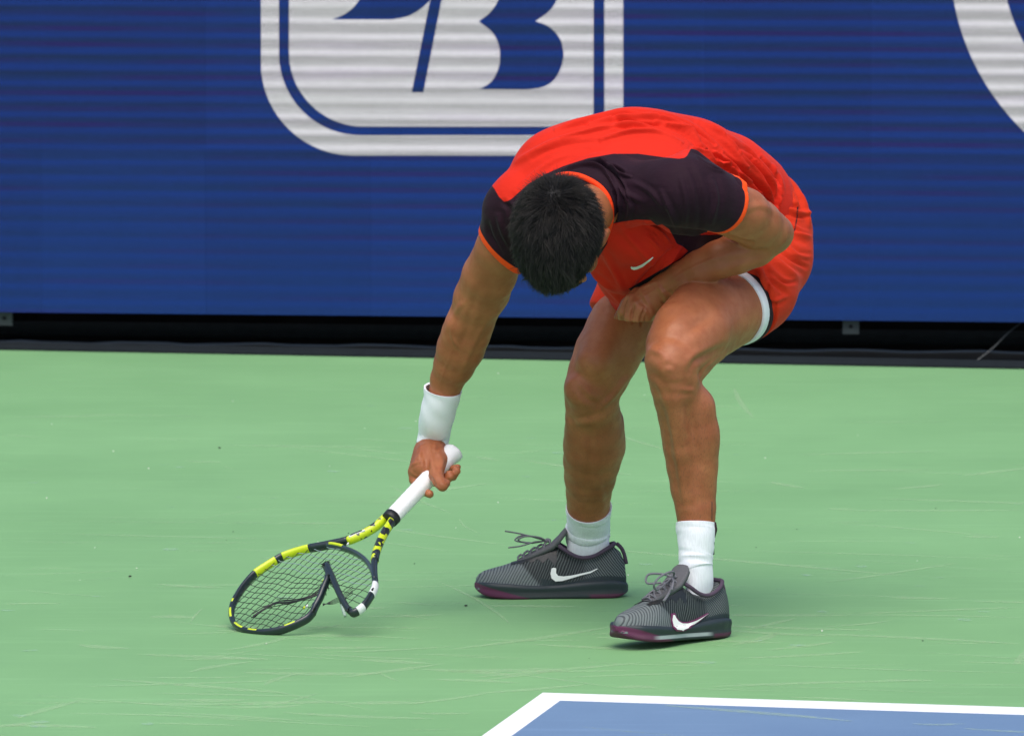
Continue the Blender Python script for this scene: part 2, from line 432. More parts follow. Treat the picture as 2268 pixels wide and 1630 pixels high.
v, f = tube_vf(pts, .0018, 6); o = mesh_obj('cable', v, f, simple('grey_cable', (.09, .1, .1), .5))
o['label'] = 'thin grey cable dropping from under the right end of the board'; o['category'] = 'cable'

# ------------------------------------------------------------------ implicit surfaces (for the body and the clothes)
class Field:
    def __init__(s, lo, hi, h):
        s.h = h; s.lo = np.floor(np.array(lo) / h) * h
        s.n = (np.ceil((np.array(hi) - s.lo) / h)).astype(int) + 1
        s.F = np.full(s.n, 1.0, dtype=np.float32)
        s.ax = [(s.lo[i] + np.arange(s.n[i]) * h).astype(np.float32) for i in range(3)]
    def block(s, lo, hi):
        a = np.clip(np.floor((np.array(lo) - s.lo) / s.h).astype(int), 0, s.n); b = np.clip(np.ceil((np.array(hi) - s.lo) / s.h).astype(int) + 1, 0, s.n)
        sl = tuple(slice(a[i], b[i]) for i in range(3))
        return sl, s.ax[0][sl[0]][:, None, None], s.ax[1][sl[1]][None, :, None], s.ax[2][sl[2]][None, None, :]
    def smin(s, sl, d, k):
        a = s.F[sl]
        if k <= 0: s.F[sl] = np.minimum(a, d); return
        hh = np.clip(.5 + .5 * (a - d) / k, 0, 1); s.F[sl] = a * (1 - hh) + d * hh - k * hh * (1 - hh)
    def smax(s, sl, d, k):
        a = s.F[sl]; hh = np.clip(.5 - .5 * (a - d) / k, 0, 1); s.F[sl] = a * (1 - hh) + d * hh + k * hh * (1 - hh)
    def cone(s, a, b, ra, rb, k=.01):
        a = np.array(a, dtype=np.float32); b = np.array(b, dtype=np.float32); R = max(ra, rb) + k + .012
        sl, x, y, z = s.block(np.minimum(a, b) - R, np.maximum(a, b) + R)
        ba = b - a; bb = max(float(ba @ ba), 1e-9)
        t = np.clip(((x - a[0]) * ba[0] + (y - a[1]) * ba[1] + (z - a[2]) * ba[2]) / bb, 0, 1)
        d = np.sqrt((x - a[0] - t * ba[0]) ** 2 + (y - a[1] - t * ba[1]) ** 2 + (z - a[2] - t * ba[2]) ** 2) - (ra + (rb - ra) * t)
        s.smin(sl, d.astype(np.float32), k)
    def ell(s, c, r, R=None, k=.01, cut=False):
        c = np.array(c, dtype=np.float32); r = np.array(r, dtype=np.float32); m = r.max() + k + .012
        R = np.eye(3) if R is None else np.array(R)
        sl, x, y, z = s.block(c - m, c + m); x = x - c[0]; y = y - c[1]; z = z - c[2]
        q = [R[i][0] * x + R[i][1] * y + R[i][2] * z for i in range(3)]
        k0 = np.sqrt(sum((q[i] / r[i]) ** 2 for i in range(3))); k1 = np.sqrt(sum((q[i] / r[i] ** 2) ** 2 for i in range(3))) + 1e-6
        d = (k0 * (k0 - 1) / k1).astype(np.float32)
        if cut: s.smax(sl, -d, k)
        else: s.smin(sl, d, k)
    def merge(s, o, k):
        off = np.round((o.lo - s.lo) / s.h).astype(int)
        a = np.clip(off, 0, s.n); b = np.clip(off + o.n, 0, s.n)
        sl = tuple(slice(a[i], b[i]) for i in range(3)); so = tuple(slice(a[i] - off[i], b[i] - off[i]) for i in range(3))
        s.smin(sl, o.F[so], k)
    def halfspace(s, p, n, keep_lo=None, keep_hi=None, k=.002):
        """cut away what lies beyond the plane (side of n), inside the box only"""
        lo = s.lo if keep_lo is None else keep_lo; hi = s.lo + s.n * s.h if keep_hi is None else keep_hi
        sl, x, y, z = s.block(lo, hi); n = np.array(Vector(n).normalized())
        d = (x - p[0]) * n[0] + (y - p[1]) * n[1] + (z - p[2]) * n[2]
        s.smax(sl, d.astype(np.float32), k)
    def mesh(s, smooth=2):
        F = s.F; ins = F < 0; nx, ny, nz = F.shape
        c = np.zeros((nx - 1, ny - 1, nz - 1), np.uint8)
        offs = [(i, j, k) for i in (0, 1) for j in (0, 1) for k in (0, 1)]
        for i, j, k in offs: c += ins[i:nx - 1 + i, j:ny - 1 + j, k:nz - 1 + k]
        act = (c > 0) & (c < 8); cells = np.argwhere(act)
        idx = np.full(act.shape, -1, np.int32); idx[act] = np.arange(len(cells))
        acc = np.zeros((len(cells), 3)); cnt = np.zeros(len(cells))
        for a in offs:
            for d in range(3):
                if a[d]: continue
                b = list(a); b[d] = 1
                fa = F[cells[:, 0] + a[0], cells[:, 1] + a[1], cells[:, 2] + a[2]]; fb = F[cells[:, 0] + b[0], cells[:, 1] + b[1], cells[:, 2] + b[2]]
                m = (fa < 0) != (fb < 0); t = np.where(m, fa / np.where(m, fa - fb, 1), 0)
                p = np.zeros((len(cells), 3)); p += np.array(a); p[:, d] += t
                acc += p * m[:, None]; cnt += m
        V = s.lo + (cells + acc / cnt[:, None]) * s.h
        Q = []
        for d in range(3):
            a, b = (d + 1) % 3, (d + 2) % 3
            sl0 = [slice(None)] * 3; sl1 = [slice(None)] * 3; sl0[d] = slice(0, -1); sl1[d] = slice(1, None)
            i0 = ins[tuple(sl0)]; i1 = ins[tuple(sl1)]
            for flip, mk in ((False, i0 & ~i1), (True, ~i0 & i1)):
                P = np.argwhere(mk); P = P[(P[:, a] > 0) & (P[:, b] > 0) & (P[:, a] < F.shape[a] - 1) & (P[:, b] < F.shape[b] - 1)]
                if not len(P): continue
                def g(da, db):
                    q = P.copy(); q[:, a] -= da; q[:, b] -= db; return idx[q[:, 0], q[:, 1], q[:, 2]]
                quad = np.stack([g(1, 1), g(0, 1), g(0, 0), g(1, 0)], 1)
                if flip: quad = quad[:, ::-1]
                Q.append(quad)
        Q = np.concatenate(Q); Q = Q[(Q >= 0).all(1)]
        return smooth_mesh(V, Q, smooth), Q
def smooth_mesh(V, Q, it, lam=.5):
    e = np.concatenate([Q[:, [i, (i + 1) % 4]] for i in range(4)])
    for _ in range(it):
        n = len(V); cnt = np.bincount(e[:, 0], minlength=n) + np.bincount(e[:, 1], minlength=n)
        A = np.stack([np.bincount(e[:, 0], V[e[:, 1], d], n) + np.bincount(e[:, 1], V[e[:, 0], d], n) for d in range(3)], 1)
        V = V * (1 - lam) + lam * A / np.maximum(cnt, 1)[:, None]
    return V
def normals(V, Q):
    n = np.cross(V[Q[:, 2]] - V[Q[:, 0]], V[Q[:, 3]] - V[Q[:, 1]])
    A = np.zeros_like(V)
    for i in range(4):
        for d in range(3): A[:, d] += np.bincount(Q[:, i], n[:, d], len(V))
    return A / (np.linalg.norm(A, axis=1)[:, None] + 1e-12)
def seg_dist(P, line):
    """distance of 2-D points to a polyline, and the fraction along it"""
    best = np.full(len(P), 1e9); tt = np.zeros(len(P)); line = np.array(line, dtype=float); n = len(line) - 1
    for i in range(n):
        a, b = line[i], line[i + 1]; ba = b - a; t = np.clip(((P - a) @ ba) / (ba @ ba + 1e-9), 0, 1)
        d = np.hypot(*(P - a - t[:, None] * ba).T); m = d < best; best[m] = d[m]; tt[m] = (i + t[m]) / n
    return best, tt
def folds(V, Q, lines, sharp=False):
    """raise ridges (amp > 0, mm) or press grooves (amp < 0) along traced lines, on the side that faces the court"""
    N = normals(V, Q); P = proj(V); face = np.clip((-N[:, 1] - .05) * 3, 0, 1); D = np.zeros(len(V))
    for pts, amp, w in lines:
        pl = [(p.x, p.y) for p in catmull([Vector((*q, 0)) for q in pts], 5)]
        xs = np.array(pl); lo = xs.min(0) - 3 * w; hi = xs.max(0) + 3 * w
        m = ((P > lo) & (P < hi)).all(1) & (face > 0)
        if not m.any(): continue
        d, t = seg_dist(P[m], pl); x = d / w
        env = np.sin(np.pi * np.clip(t, .04, .96)) ** .6
        D[m] += amp * .001 * env * (1.35 * np.exp(-x * x * 1.4) - .5 * np.exp(-((x - 1.6) ** 2) * 1.4)) * face[m]
    return V + N * D[:, None]
def poly_sd(P, poly):
    poly = np.array(poly, dtype=float); n = len(poly); d, _ = seg_dist(P, np.vstack([poly, poly[:1]]))
    ins = np.zeros(len(P), bool)
    for i in range(n):
        a, b = poly[i], poly[(i + 1) % n]
        c = (a[1] > P[:, 1]) != (b[1] > P[:, 1])
        xi = (b[0] - a[0]) * (P[:, 1] - a[1]) / ((b[1] - a[1]) if b[1] != a[1] else 1e-9) + a[0]
        ins ^= c & (P[:, 0] < xi)
    return np.where(ins, d, -d)
def chain(Fd, st, k=.008, shrink=0.0):
    """st: (u, v, Y, radius in picture units)"""
    pts = [(W(u, v, Y), r * PM(Y) - shrink) for u, v, Y, r in st]
    for (a, ra), (b, rb) in zip(pts, pts[1:]): Fd.cone(a, b, ra, rb, k)
def blob(Fd, u, v, Y, r, k=.01):
    p = W(u, v, Y); rr_ = r * PM(Y); Fd.cone(p, p + Vector((0, 0, .0005)), rr_, rr_, k)

# ------------------------------------------------------------------ materials of the player
def skin_mat():
    t = NT('tanned_skin')
    a = t.noise(14, 4, .55); b = t.noise(60, 4, .6); c = t.noise(420, 3, .6); fr = t.noise(170, 2, .5)
    base = t.mix(t.ramp(a, [(.3, 0), (.7, 1)]), (.30, .092, .034), (.44, .152, .063))
    base = t.mix(t.math('MULTIPLY', t.ramp(b, [(.45, 0), (.7, 1)]), .35), base, (.30, .068, .026))
    base = t.mix(t.math('MULTIPLY', t.ramp(fr, [(.66, 0), (.72, 1)]), .22), base, (.16, .055, .022))
    hair = t.math('MULTIPLY', t.attr('hairy'), t.ramp(t.noise(520, 3, .7, co=t.coord((1, 1, .22))), [(.50, 0), (.68, 1)]))
    base = t.mix(t.math('MULTIPLY', hair, .55), base, (.10, .045, .022))
    nrm = t.bump(c, .35, .0007, t.bump(b, .35, .0018))
    return t.set(base=base, rough=t.ramp(b, [(.3, .42), (.7, .58)]), normal=nrm, Subsurface_Weight=.05,
                 Subsurface_Radius=(.012, .004, .002), Subsurface_Scale=1.0, Specular_IOR_Level=.4)
M_skin = skin_mat()
def cloth(name, base, dark=None, zone=None, trim=None, trimc=(1.0, .085, .012), rough=.75, sheen=.10):
    t = NT(name); w = t.noise(9, 3, .5, co=t.coord((1, 1, 1)), dist=.6); f = t.noise(700, 2, .5); m2 = t.noise(28, 4, .55, dist=.4)
    c = t.mix(t.ramp(w, [(.3, 0), (.7, 1)]), tuple(x * .93 for x in base), tuple(min(1, x * 1.04) for x in base))
    if zone:
        dk = t.mix(t.ramp(w, [(.3, 0), (.7, 1)]), tuple(x * .8 for x in dark), tuple(x * 1.25 for x in dark))
        c = t.mix(t.step(t.attr(zone), .7), c, dk)
    if trim:
        c = t.mix(t.step(t.attr(trim), .0006), c, trimc)
    st3 = t.noise(11, 4, .55, co=t.coord((.75, .75, 3.6), (0, math.radians(-24), 0)), dist=.5)
    nrm = t.bump(f, .12, .0004, t.bump(m2, .30, .006, t.bump(st3, .15, .018)))
    return t.set(base=c, rough=rough, normal=nrm, Sheen_Weight=sheen * .4, Sheen_Roughness=.4, Specular_IOR_Level=.15)
RED = (.66, .022, .008)
M_shirt = cloth('shirt_cloth', RED, dark=(.019, .006, .0125), zone='dark', trim='trim')
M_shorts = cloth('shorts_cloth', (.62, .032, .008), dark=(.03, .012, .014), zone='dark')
M_white = cloth('white_knit', (.80, .81, .84), rough=.85, sheen=.1)
M_dark = cloth('dark_knit', (.03, .02, .025), rough=.8)
M_orange = cloth('orange_rib', (1.0, .060, .010), rough=.7)
M_mark = simple('white_print', (.85, .85, .82), .5, .03)

# ------------------------------------------------------------------ the player
base_pt = G(1330, 1375)
person = thing('person', 'bent over player in a red and black shirt and red shorts, holding a broken racket', 'person', (base_pt.x, base_pt.y, 0))

# head frame: up points to the lens and a little up, face looks at the ground
h_up = Vector((-.20, -.95, -.24)).normalized()
h_f = Vector((-.10, 0, -1)); h_f = (h_f - h_up * h_f.dot(h_up)).normalized()
h_l = h_up.cross(h_f).normalized()          # his left = right in the picture
HC = W(1239, 528, 11.04)
if h_l.x < 0: h_l = -h_l
HR = np.array([list(h_l), list(h_f), list(h_up)])
def HP(l, f, u): return HC + h_l * l + h_f * f + h_up * u

RO = W(585, 1400, 11.195)
nR = Vector((.77, 1.0, -2.07)).normalized()
def RK(u, v, off=0.0): return plane_hit(u, v, RO, nR) - nR * off          # off lifts towards the upper face
def HK(u, v, d): return RK(u, v).y + d          # depth measured from the middle of the grip
H = .003
body = Field((-.45, 10.7, .03), (.60, 11.95, 1.08), H)
def sub(lo, hi): return Field(lo, hi, H)
# torso, mostly under the shirt
T = sub((-.12, 10.85, .55), (.60, 11.9, 1.06))
for st in ([(1345, 440, 11.19, 70), (1400, 415, 11.33, 112), (1530, 435, 11.42, 112), (1600, 470, 11.52, 104), (1600, 500, 11.6, 95)],
           [(1240, 430, 11.33, 84), (1400, 430, 11.33, 100)], [(1470, 420, 11.25, 88), (1400, 430, 11.33, 100)],
           [(1320, 440, 11.2, 52), (1160, 460, 11.27, 50)], [(1370, 440, 11.17, 52), (1520, 435, 11.09, 52)],
           [(1350, 500, 11.24, 60), (1480, 545, 11.42, 78)], [(1690, 500, 11.52, 80), (1540, 510, 11.66, 80)]):
    chain(T, st, .03)
# neck, head and face
chain(T, [(1335, 446, 11.20, 54), (1300, 468, 11.12, 52), (1265, 490, 11.06, 50)], .018)
HD = sub(np.array(HC) - .19, np.array(HC) + .19)
HD.ell(HP(0, -.012, .018), (.069, .096, .086), HR, .01)
HD.ell(HP(0, .02, -.055), (.058, .068, .072), HR, .03)
HD.ell(HP(0, .055, -.088), (.036, .036, .034), HR, .03)          # chin
for s_ in (-1, 1):
    HD.ell(HP(s_ * .05, .05, -.035), (.02, .024, .022), HR, .015)  # cheekbone
    HD.cone(HP(s_ * .012, .086, .003), HP(s_ * .05, .074, .002), .009, .008, .012)   # brow
    HD.ell(HP(s_ * .031, .092, -.014), (.017, .012, .011), HR, .008, cut=True)
    HD.ell(HP(s_ * .031, .078, -.014), (.013, .012, .011), HR, .003)
    e0 = HP(s_ * .077, -.006, -.012)
    HD.ell(e0 + h_l * s_ * .006, (.009, .020, .031), (Matrix(HR.tolist()) @ Matrix.Rotation(s_ * .35, 3, h_up)), .004)
    HD.ell(e0 + h_l * s_ * .014 + h_f * .003, (.005, .010, .018), HR, .004, cut=True)
HD.cone(HP(0, .093, -.006), HP(0, .112, -.038), .008, .011, .008)  # nose
for s_ in (-1, 1): HD.ell(HP(s_ * .011, .102, -.04), (.008, .009, .008), HR, .005)
HD.cone(HP(-.02, .087, -.064), HP(.02, .087, -.064), .0075, .0075, .006)
HD.cone(HP(-.017, .086, -.075), HP(.017, .086, -.075), .0085, .0085, .004)
T.merge(HD, .012)
body.merge(T, .01)

# his right arm, reaching down to the racket (left in the picture)
A = sub((-.30, 11.05, .15), (.16, 11.75, .95))
chain(A, [(1140, 458, 11.27, 56), (1108, 550, 11.33, 54), (1082, 612, 11.39, 58), (1060, 662, 11.43, 55), (1044, 706, 11.46, 50),
          (1032, 738, 11.48, 52), (1020, 772, 11.50, 52), (1006, 808, 11.52, 45), (991, 840, 11.54, 37), (982, 875, 11.55, 32), (972, 920, 11.575, 29), (964, 945, HK(958, 975, -.012)*.4+11.575*.6, 28.5)], .008)
chain(A, [(1128, 560, 11.36, 34), (1092, 650, 11.44, 34), (1068, 700, 11.47, 26)], .014)    # triceps
chain(A, [(1012, 720, 11.45, 26), (997, 780, 11.49, 20)], .014)                             # brachioradialis
chain(A, [(1052, 722, 11.47, 36), (1035, 775, 11.5, 28)], .014)
# right hand: back of the hand over the grip, thumb across it, fingers round behind
def hch(st, k): chain(A, [(u, v, HK(u, v, d), r) for u, v, d, r in st], k)
yw = HK(958, 975, -.012)
chain(A, [(966, 938, (11.575 + yw) / 2, 30), (960, 968, yw, 28), (956, 988, HK(950, 995, -.016), 29)], .008)
hch([(956, 988, -.016, 29), (949, 1012, -.022, 31), (940, 1034, -.024, 28)], .008)
hch([(940, 1000, -.012, 25), (924, 1044, -.010, 20)], .008)
hch([(966, 995, -.018, 22), (971, 1020, -.022, 20), (966, 1040, -.026, 18)], .008)
hch([(968, 1030, -.024, 17), (966, 1052, -.026, 16), (972, 1066, -.024, 14), (980, 1076, -.018, 12.5)], .004)
hch([(980, 1076, -.018, 12), (989, 1070, -.010, 9.5)], .003)
hch([(920, 1046, -.004, 17), (918, 1062, .012, 12), (934, 1086, .026, 10), (952, 1094, .020, 9.5)], .004)
hch([(940, 1030, .004, 16), (958, 1066, .032, 11), (984, 1070, .024, 9.5), (998, 1055, .004, 8.8), (995, 1048, -.006, 7.8)], .003)
hch([(955, 1018, .006, 15), (980, 1056, .034, 10), (1003, 1056, .022, 9), (1012, 1043, .004, 8.4), (1008, 1038, -.004, 7.5)], .003)
hch([(965, 1008, .006, 14), (996, 1040, .032, 9), (1014, 1034, .016, 7.5)], .003)
body.merge(A, .018)

# his left arm, folded across (right in the picture)
B = sub((.08, 10.85, .60), (.62, 11.5, .98))
chain(B, [(1535, 432, 11.085, 58), (1600, 450, 11.13, 56), (1648, 472, 11.17, 54), (1680, 496, 11.21, 51), (1702, 512, 11.24, 46), (1711, 518, 11.26, 44)], .010)
chain(B, [(1600, 480, 11.14, 38), (1660, 515, 11.20, 30)], .015)
chain(B, [(1711, 518, 11.26, 43), (1672, 546, 11.255, 45), (1630, 562, 11.25, 45), (1590, 576, 11.25, 42), (1548, 594, 11.255, 38),
          (1508, 614, 11.265, 33), (1482, 630, 11.275, 29.5), (1468, 640, 11.28, 30)], .008)
blob(B, 1727, 515, 11.268, 27, .012)
chain(B, [(1468, 641, 11.28, 30), (1440, 662, 11.29, 33), (1412, 684, 11.30, 32)], .008)
chain(B, [(1452, 668, 11.285, 28), (1425, 695, 11.295, 27)], .008)
for a, b, c in (((1398, 664, 11.285, 15.5), (1379, 690, 11.29, 12.5), (1380, 712, 11.315, 10.5)), ((1408, 676, 11.272, 15), (1394, 704, 11.275, 12.8), (1398, 722, 11.31, 10.5)),
                ((1422, 688, 11.266, 15), (1411, 713, 11.27, 12.2), (1416, 726, 11.31, 10)), ((1436, 696, 11.27, 14), (1428, 716, 11.275, 11.2), (1433, 725, 11.31, 9.5))):
    chain(B, [a, b], .006); chain(B, [b, c], .0015)
    chain(B, [c, (c[0] + 16, c[1] - 12, 11.36, 9)], .002)
chain(B, [(1412, 650, 11.30, 15), (1386, 672, 11.33, 12), (1370, 702, 11.335, 10), (1372, 716, 11.34, 8.5)], .002)
body.merge(B, .012)

# legs
L = sub((.10, 10.9, .02), (.62, 11.75, .95))
chain(L, [(1690, 565, 11.48, 82), (1655, 642, 11.41, 82), (1630, 676, 11.36, 81), (1580, 706, 11.28, 78), (1538, 735, 11.20, 76), (1500, 768, 11.14, 70),
          (1489, 800, 11.11, 61), (1489, 826, 11.11, 55), (1494, 852, 11.12, 54), (1504, 882, 11.145, 56), (1517, 918, 11.165, 60), (1526, 955, 11.175, 62),
          (1530, 985, 11.18, 62), (1533, 1030, 11.185, 57), (1536, 1080, 11.185, 51), (1541, 1125, 11.182, 45), (1542, 1150, 11.18, 42), (1542, 1166, 11.177, 36), (1543, 1192, 11.17, 24)], .004)
blob(L, 1479, 795, 11.088, 38, .012)                                          # kneecap
chain(L, [(1480, 812, 11.07, 24), (1490, 850, 11.085, 22)], .014)             # tendon under it
chain(L, [(1560, 650, 11.29, 52), (1500, 715, 11.16, 50)], .02)               # quadriceps
chain(L, [(1570, 730, 11.19, 42), (1520, 775, 11.12, 34)], .02)
chain(L, [(1640, 720, 11.36, 40), (1580, 775, 11.22, 26), (1545, 825, 11.15, 20)], .012)   # hamstring tendon
chain(L, [(1543, 900, 11.15, 40), (1549, 965, 11.16, 36), (1548, 1050, 11.17, 30)], .02)
chain(L, [(1492, 880, 11.09, 22), (1512, 1000, 11.135, 18), (1526, 1100, 11.155, 12)], .012)   # shin
body.merge(L, .004)
Rg = sub((-.02, 11.2, .02), (.45, 11.95, .9))
chain(Rg, [(1532, 500, 11.68, 84), (1432, 620, 11.63, 80), (1398, 680, 11.60, 76), (1372, 735, 11.58, 75), (1345, 785, 11.56, 73), (1326, 828, 11.55, 68),
           (1312, 862, 11.55, 62), (1311, 890, 11.56, 59), (1314, 920, 11.59, 60), (1315, 955, 11.61, 64), (1314, 985, 11.63, 66), (1311, 1020, 11.66, 63),
           (1307, 1055, 11.69, 57), (1304, 1090, 11.72, 50), (1303, 1120, 11.74, 47), (1303, 1155, 11.77, 38), (1303, 1180, 11.78, 26)], .006)
blob(Rg, 1290, 862, 11.515, 40, .014)
chain(Rg, [(1292, 880, 11.51, 24), (1296, 915, 11.535, 22)], .014)
chain(Rg, [(1362, 700, 11.55, 46), (1320, 800, 11.50, 42)], .02)
chain(Rg, [(1280, 930, 11.57, 26), (1283, 1010, 11.62, 24), (1290, 1075, 11.67, 16)], .012)
chain(Rg, [(1345, 930, 11.63, 34), (1350, 990, 11.65, 33)], .018)
body.merge(Rg, .004)

V, Q = body.mesh(2)
skin_lines = [
    # left knee and leg (near)
    ([z4(840, 490), z4(880, 470), z4(930, 500)], -.8, 7), ([z4(700, 400), z4(760, 370), z4(820, 390), z4(860, 430)], 1.6, 9),
    ([z4(1020, 520), z4(1060, 450), z4(1130, 410), z4(1250, 350)], -3.2, 9), ([z4(1060, 600), z4(1110, 500), z4(1200, 420)], 2.0, 7),
    ([z4(850, 590), z4(930, 600), z4(1010, 570)], -.8, 8), ([z4(780, 560), z4(830, 640), z4(860, 760)], 1.4, 8),
    ([z4(960, 640), z4(1050, 640)], 1.2, 6), ([z4(960, 300), z4(1050, 220), z4(1180, 130)], -1.4, 12),
    ([z4(1000, 760), z4(1040, 900), z4(1060, 1100), z4(1050, 1300)], -1.5, 12), ([z4(880, 800), z4(920, 1000), z4(960, 1250), z4(990, 1450)], 1.2, 7),
    ([z4(850, 280), z4(900, 200), z4(1000, 120)], 1.2, 14), ([z4(930, 1480), z4(1010, 1440), z4(1100, 1500)], .25, 9),
    # right knee and leg (far)
    ([z4(290, 640), z4(330, 700), z4(400, 730)], -2.0, 8), ([z4(200, 600), z4(260, 570), z4(300, 620)], 1.5, 9),
    ([z4(420, 760), z4(500, 690), z4(570, 600), z4(640, 520)], 2.2, 7), ([z4(200, 830), z4(300, 830), z4(420, 800)], -1.3, 8),
    ([z4(330, 900), z4(360, 1050), z4(340, 1250)], -1.5, 11), ([z4(400, 1200), z4(430, 1350), z4(440, 1450)], 1.2, 8),
    # forearm and elbow
    ([z1(1640, 690), z1(1750, 640), z1(1830, 660), z1(1900, 720)], 1.3, 8), ([z1(1530, 800), z1(1620, 840), z1(1720, 860)], -2.4, 5),
    ([z1(1250, 1080), z1(1350, 1020), z1(1480, 960), z1(1600, 920)], .9, 5), ([z1(1190, 1120), z1(1240, 1160), z1(1280, 1150)], -1.2, 5),
    ([z1(1060, 1130), z1(1100, 1210), z1(1140, 1280)], 1.3, 5), ([z1(1150, 1090), z1(1190, 1150), z1(1220, 1210)], 1.2, 5),
    ([z1(1010, 1200), z1(1020, 1300)], -1.0, 4), ([z1(1080, 1250), z1(1090, 1330)], -1.0, 4), ([z1(1480, 1000), z1(1640, 960), z1(1800, 930)], -1.0, 9),
    ([z1(1400, 1060), z1(1300, 1100), z1(1180, 1160)], .7, 3),
    ([z1(985, 1185), z1(965, 1235), z1(955, 1300)], -2.6, 3), ([z1(1030, 1225), z1(1010, 1280), z1(1010, 1330)], -3, 3), ([z1(1085, 1250), z1(1065, 1300), z1(1060, 1345)], -3, 3),
    ([z1(1000, 1170), z1(1080, 1120), z1(1180, 1080)], .9, 3.5), ([z1(1040, 1210), z1(1110, 1160), z1(1200, 1110)], .8, 3), ([z1(1190, 1215), z1(1215, 1225)], -1.5, 4),
    ([z5(470, 1240), z5(520, 1290), z5(545, 1350)], -1.5, 3), ([z5(380, 900), z5(390, 1000), z5(350, 1100)], .9, 3.5), ([z5(560, 1330), z5(600, 1360)], -.8, 2.5),
    ([z5(450, 890), z5(430, 960)], -.8, 5), ([z5(545, 890), z5(535, 1000)], .9, 3),
    # right forearm veins and muscle edges, right hand
    ([(1062, 640), (1040, 700), (1032, 740), (1004, 800)], -1.4, 9), ([(1085, 700), (1050, 760), (1020, 830)], 1.2, 7), ([(1010, 700), (1000, 740), (1018, 775)], 1.0, 4),
    ([(1030, 668), (1010, 690), (985, 740)], 1.0, 6), ([(1000, 780), (985, 820), (975, 850)], .7, 3),
    ([z5(400, 950), z5(440, 1080), z5(460, 1230)], -1.6, 6), ([z5(300, 1130), z5(340, 1060), z5(400, 1010)], .9, 4), ([z5(260, 1160), z5(330, 1110), z5(420, 1090)], .8, 3),
    ([z5(500, 960), z5(510, 1100), z5(540, 1230)], 1.2, 5), ([z5(560, 980), z5(620, 1080), z5(600, 1200)], 1.0, 5), ([z5(290, 1210), z5(350, 1250), z5(420, 1255)], 1.0, 3),
    ([z5(590, 930), z5(560, 980), z5(500, 1000)], -1.0, 4), ([z5(600, 1290), z5(640, 1310), z5(680, 1290)], -.8, 2.5),
]
V = folds(V, Q, [(a, b * 1.3, c) for a, b, c in skin_lines])
P = proj(V); hz = np.clip((1.53 - (P[:, 1] + 355) / FPX * V[:, 1]) * 0 + (P[:, 1] - 800) / 120, 0, 1) * (P[:, 0] > 1200)
body_o = mesh_obj('body', V, Q, M_skin, person, attrs={'hairy': hz})
BV_body = BVHTree.FromPolygons([tuple(v) for v in V], [tuple(q) for q in Q])
VB, QB = V, Q

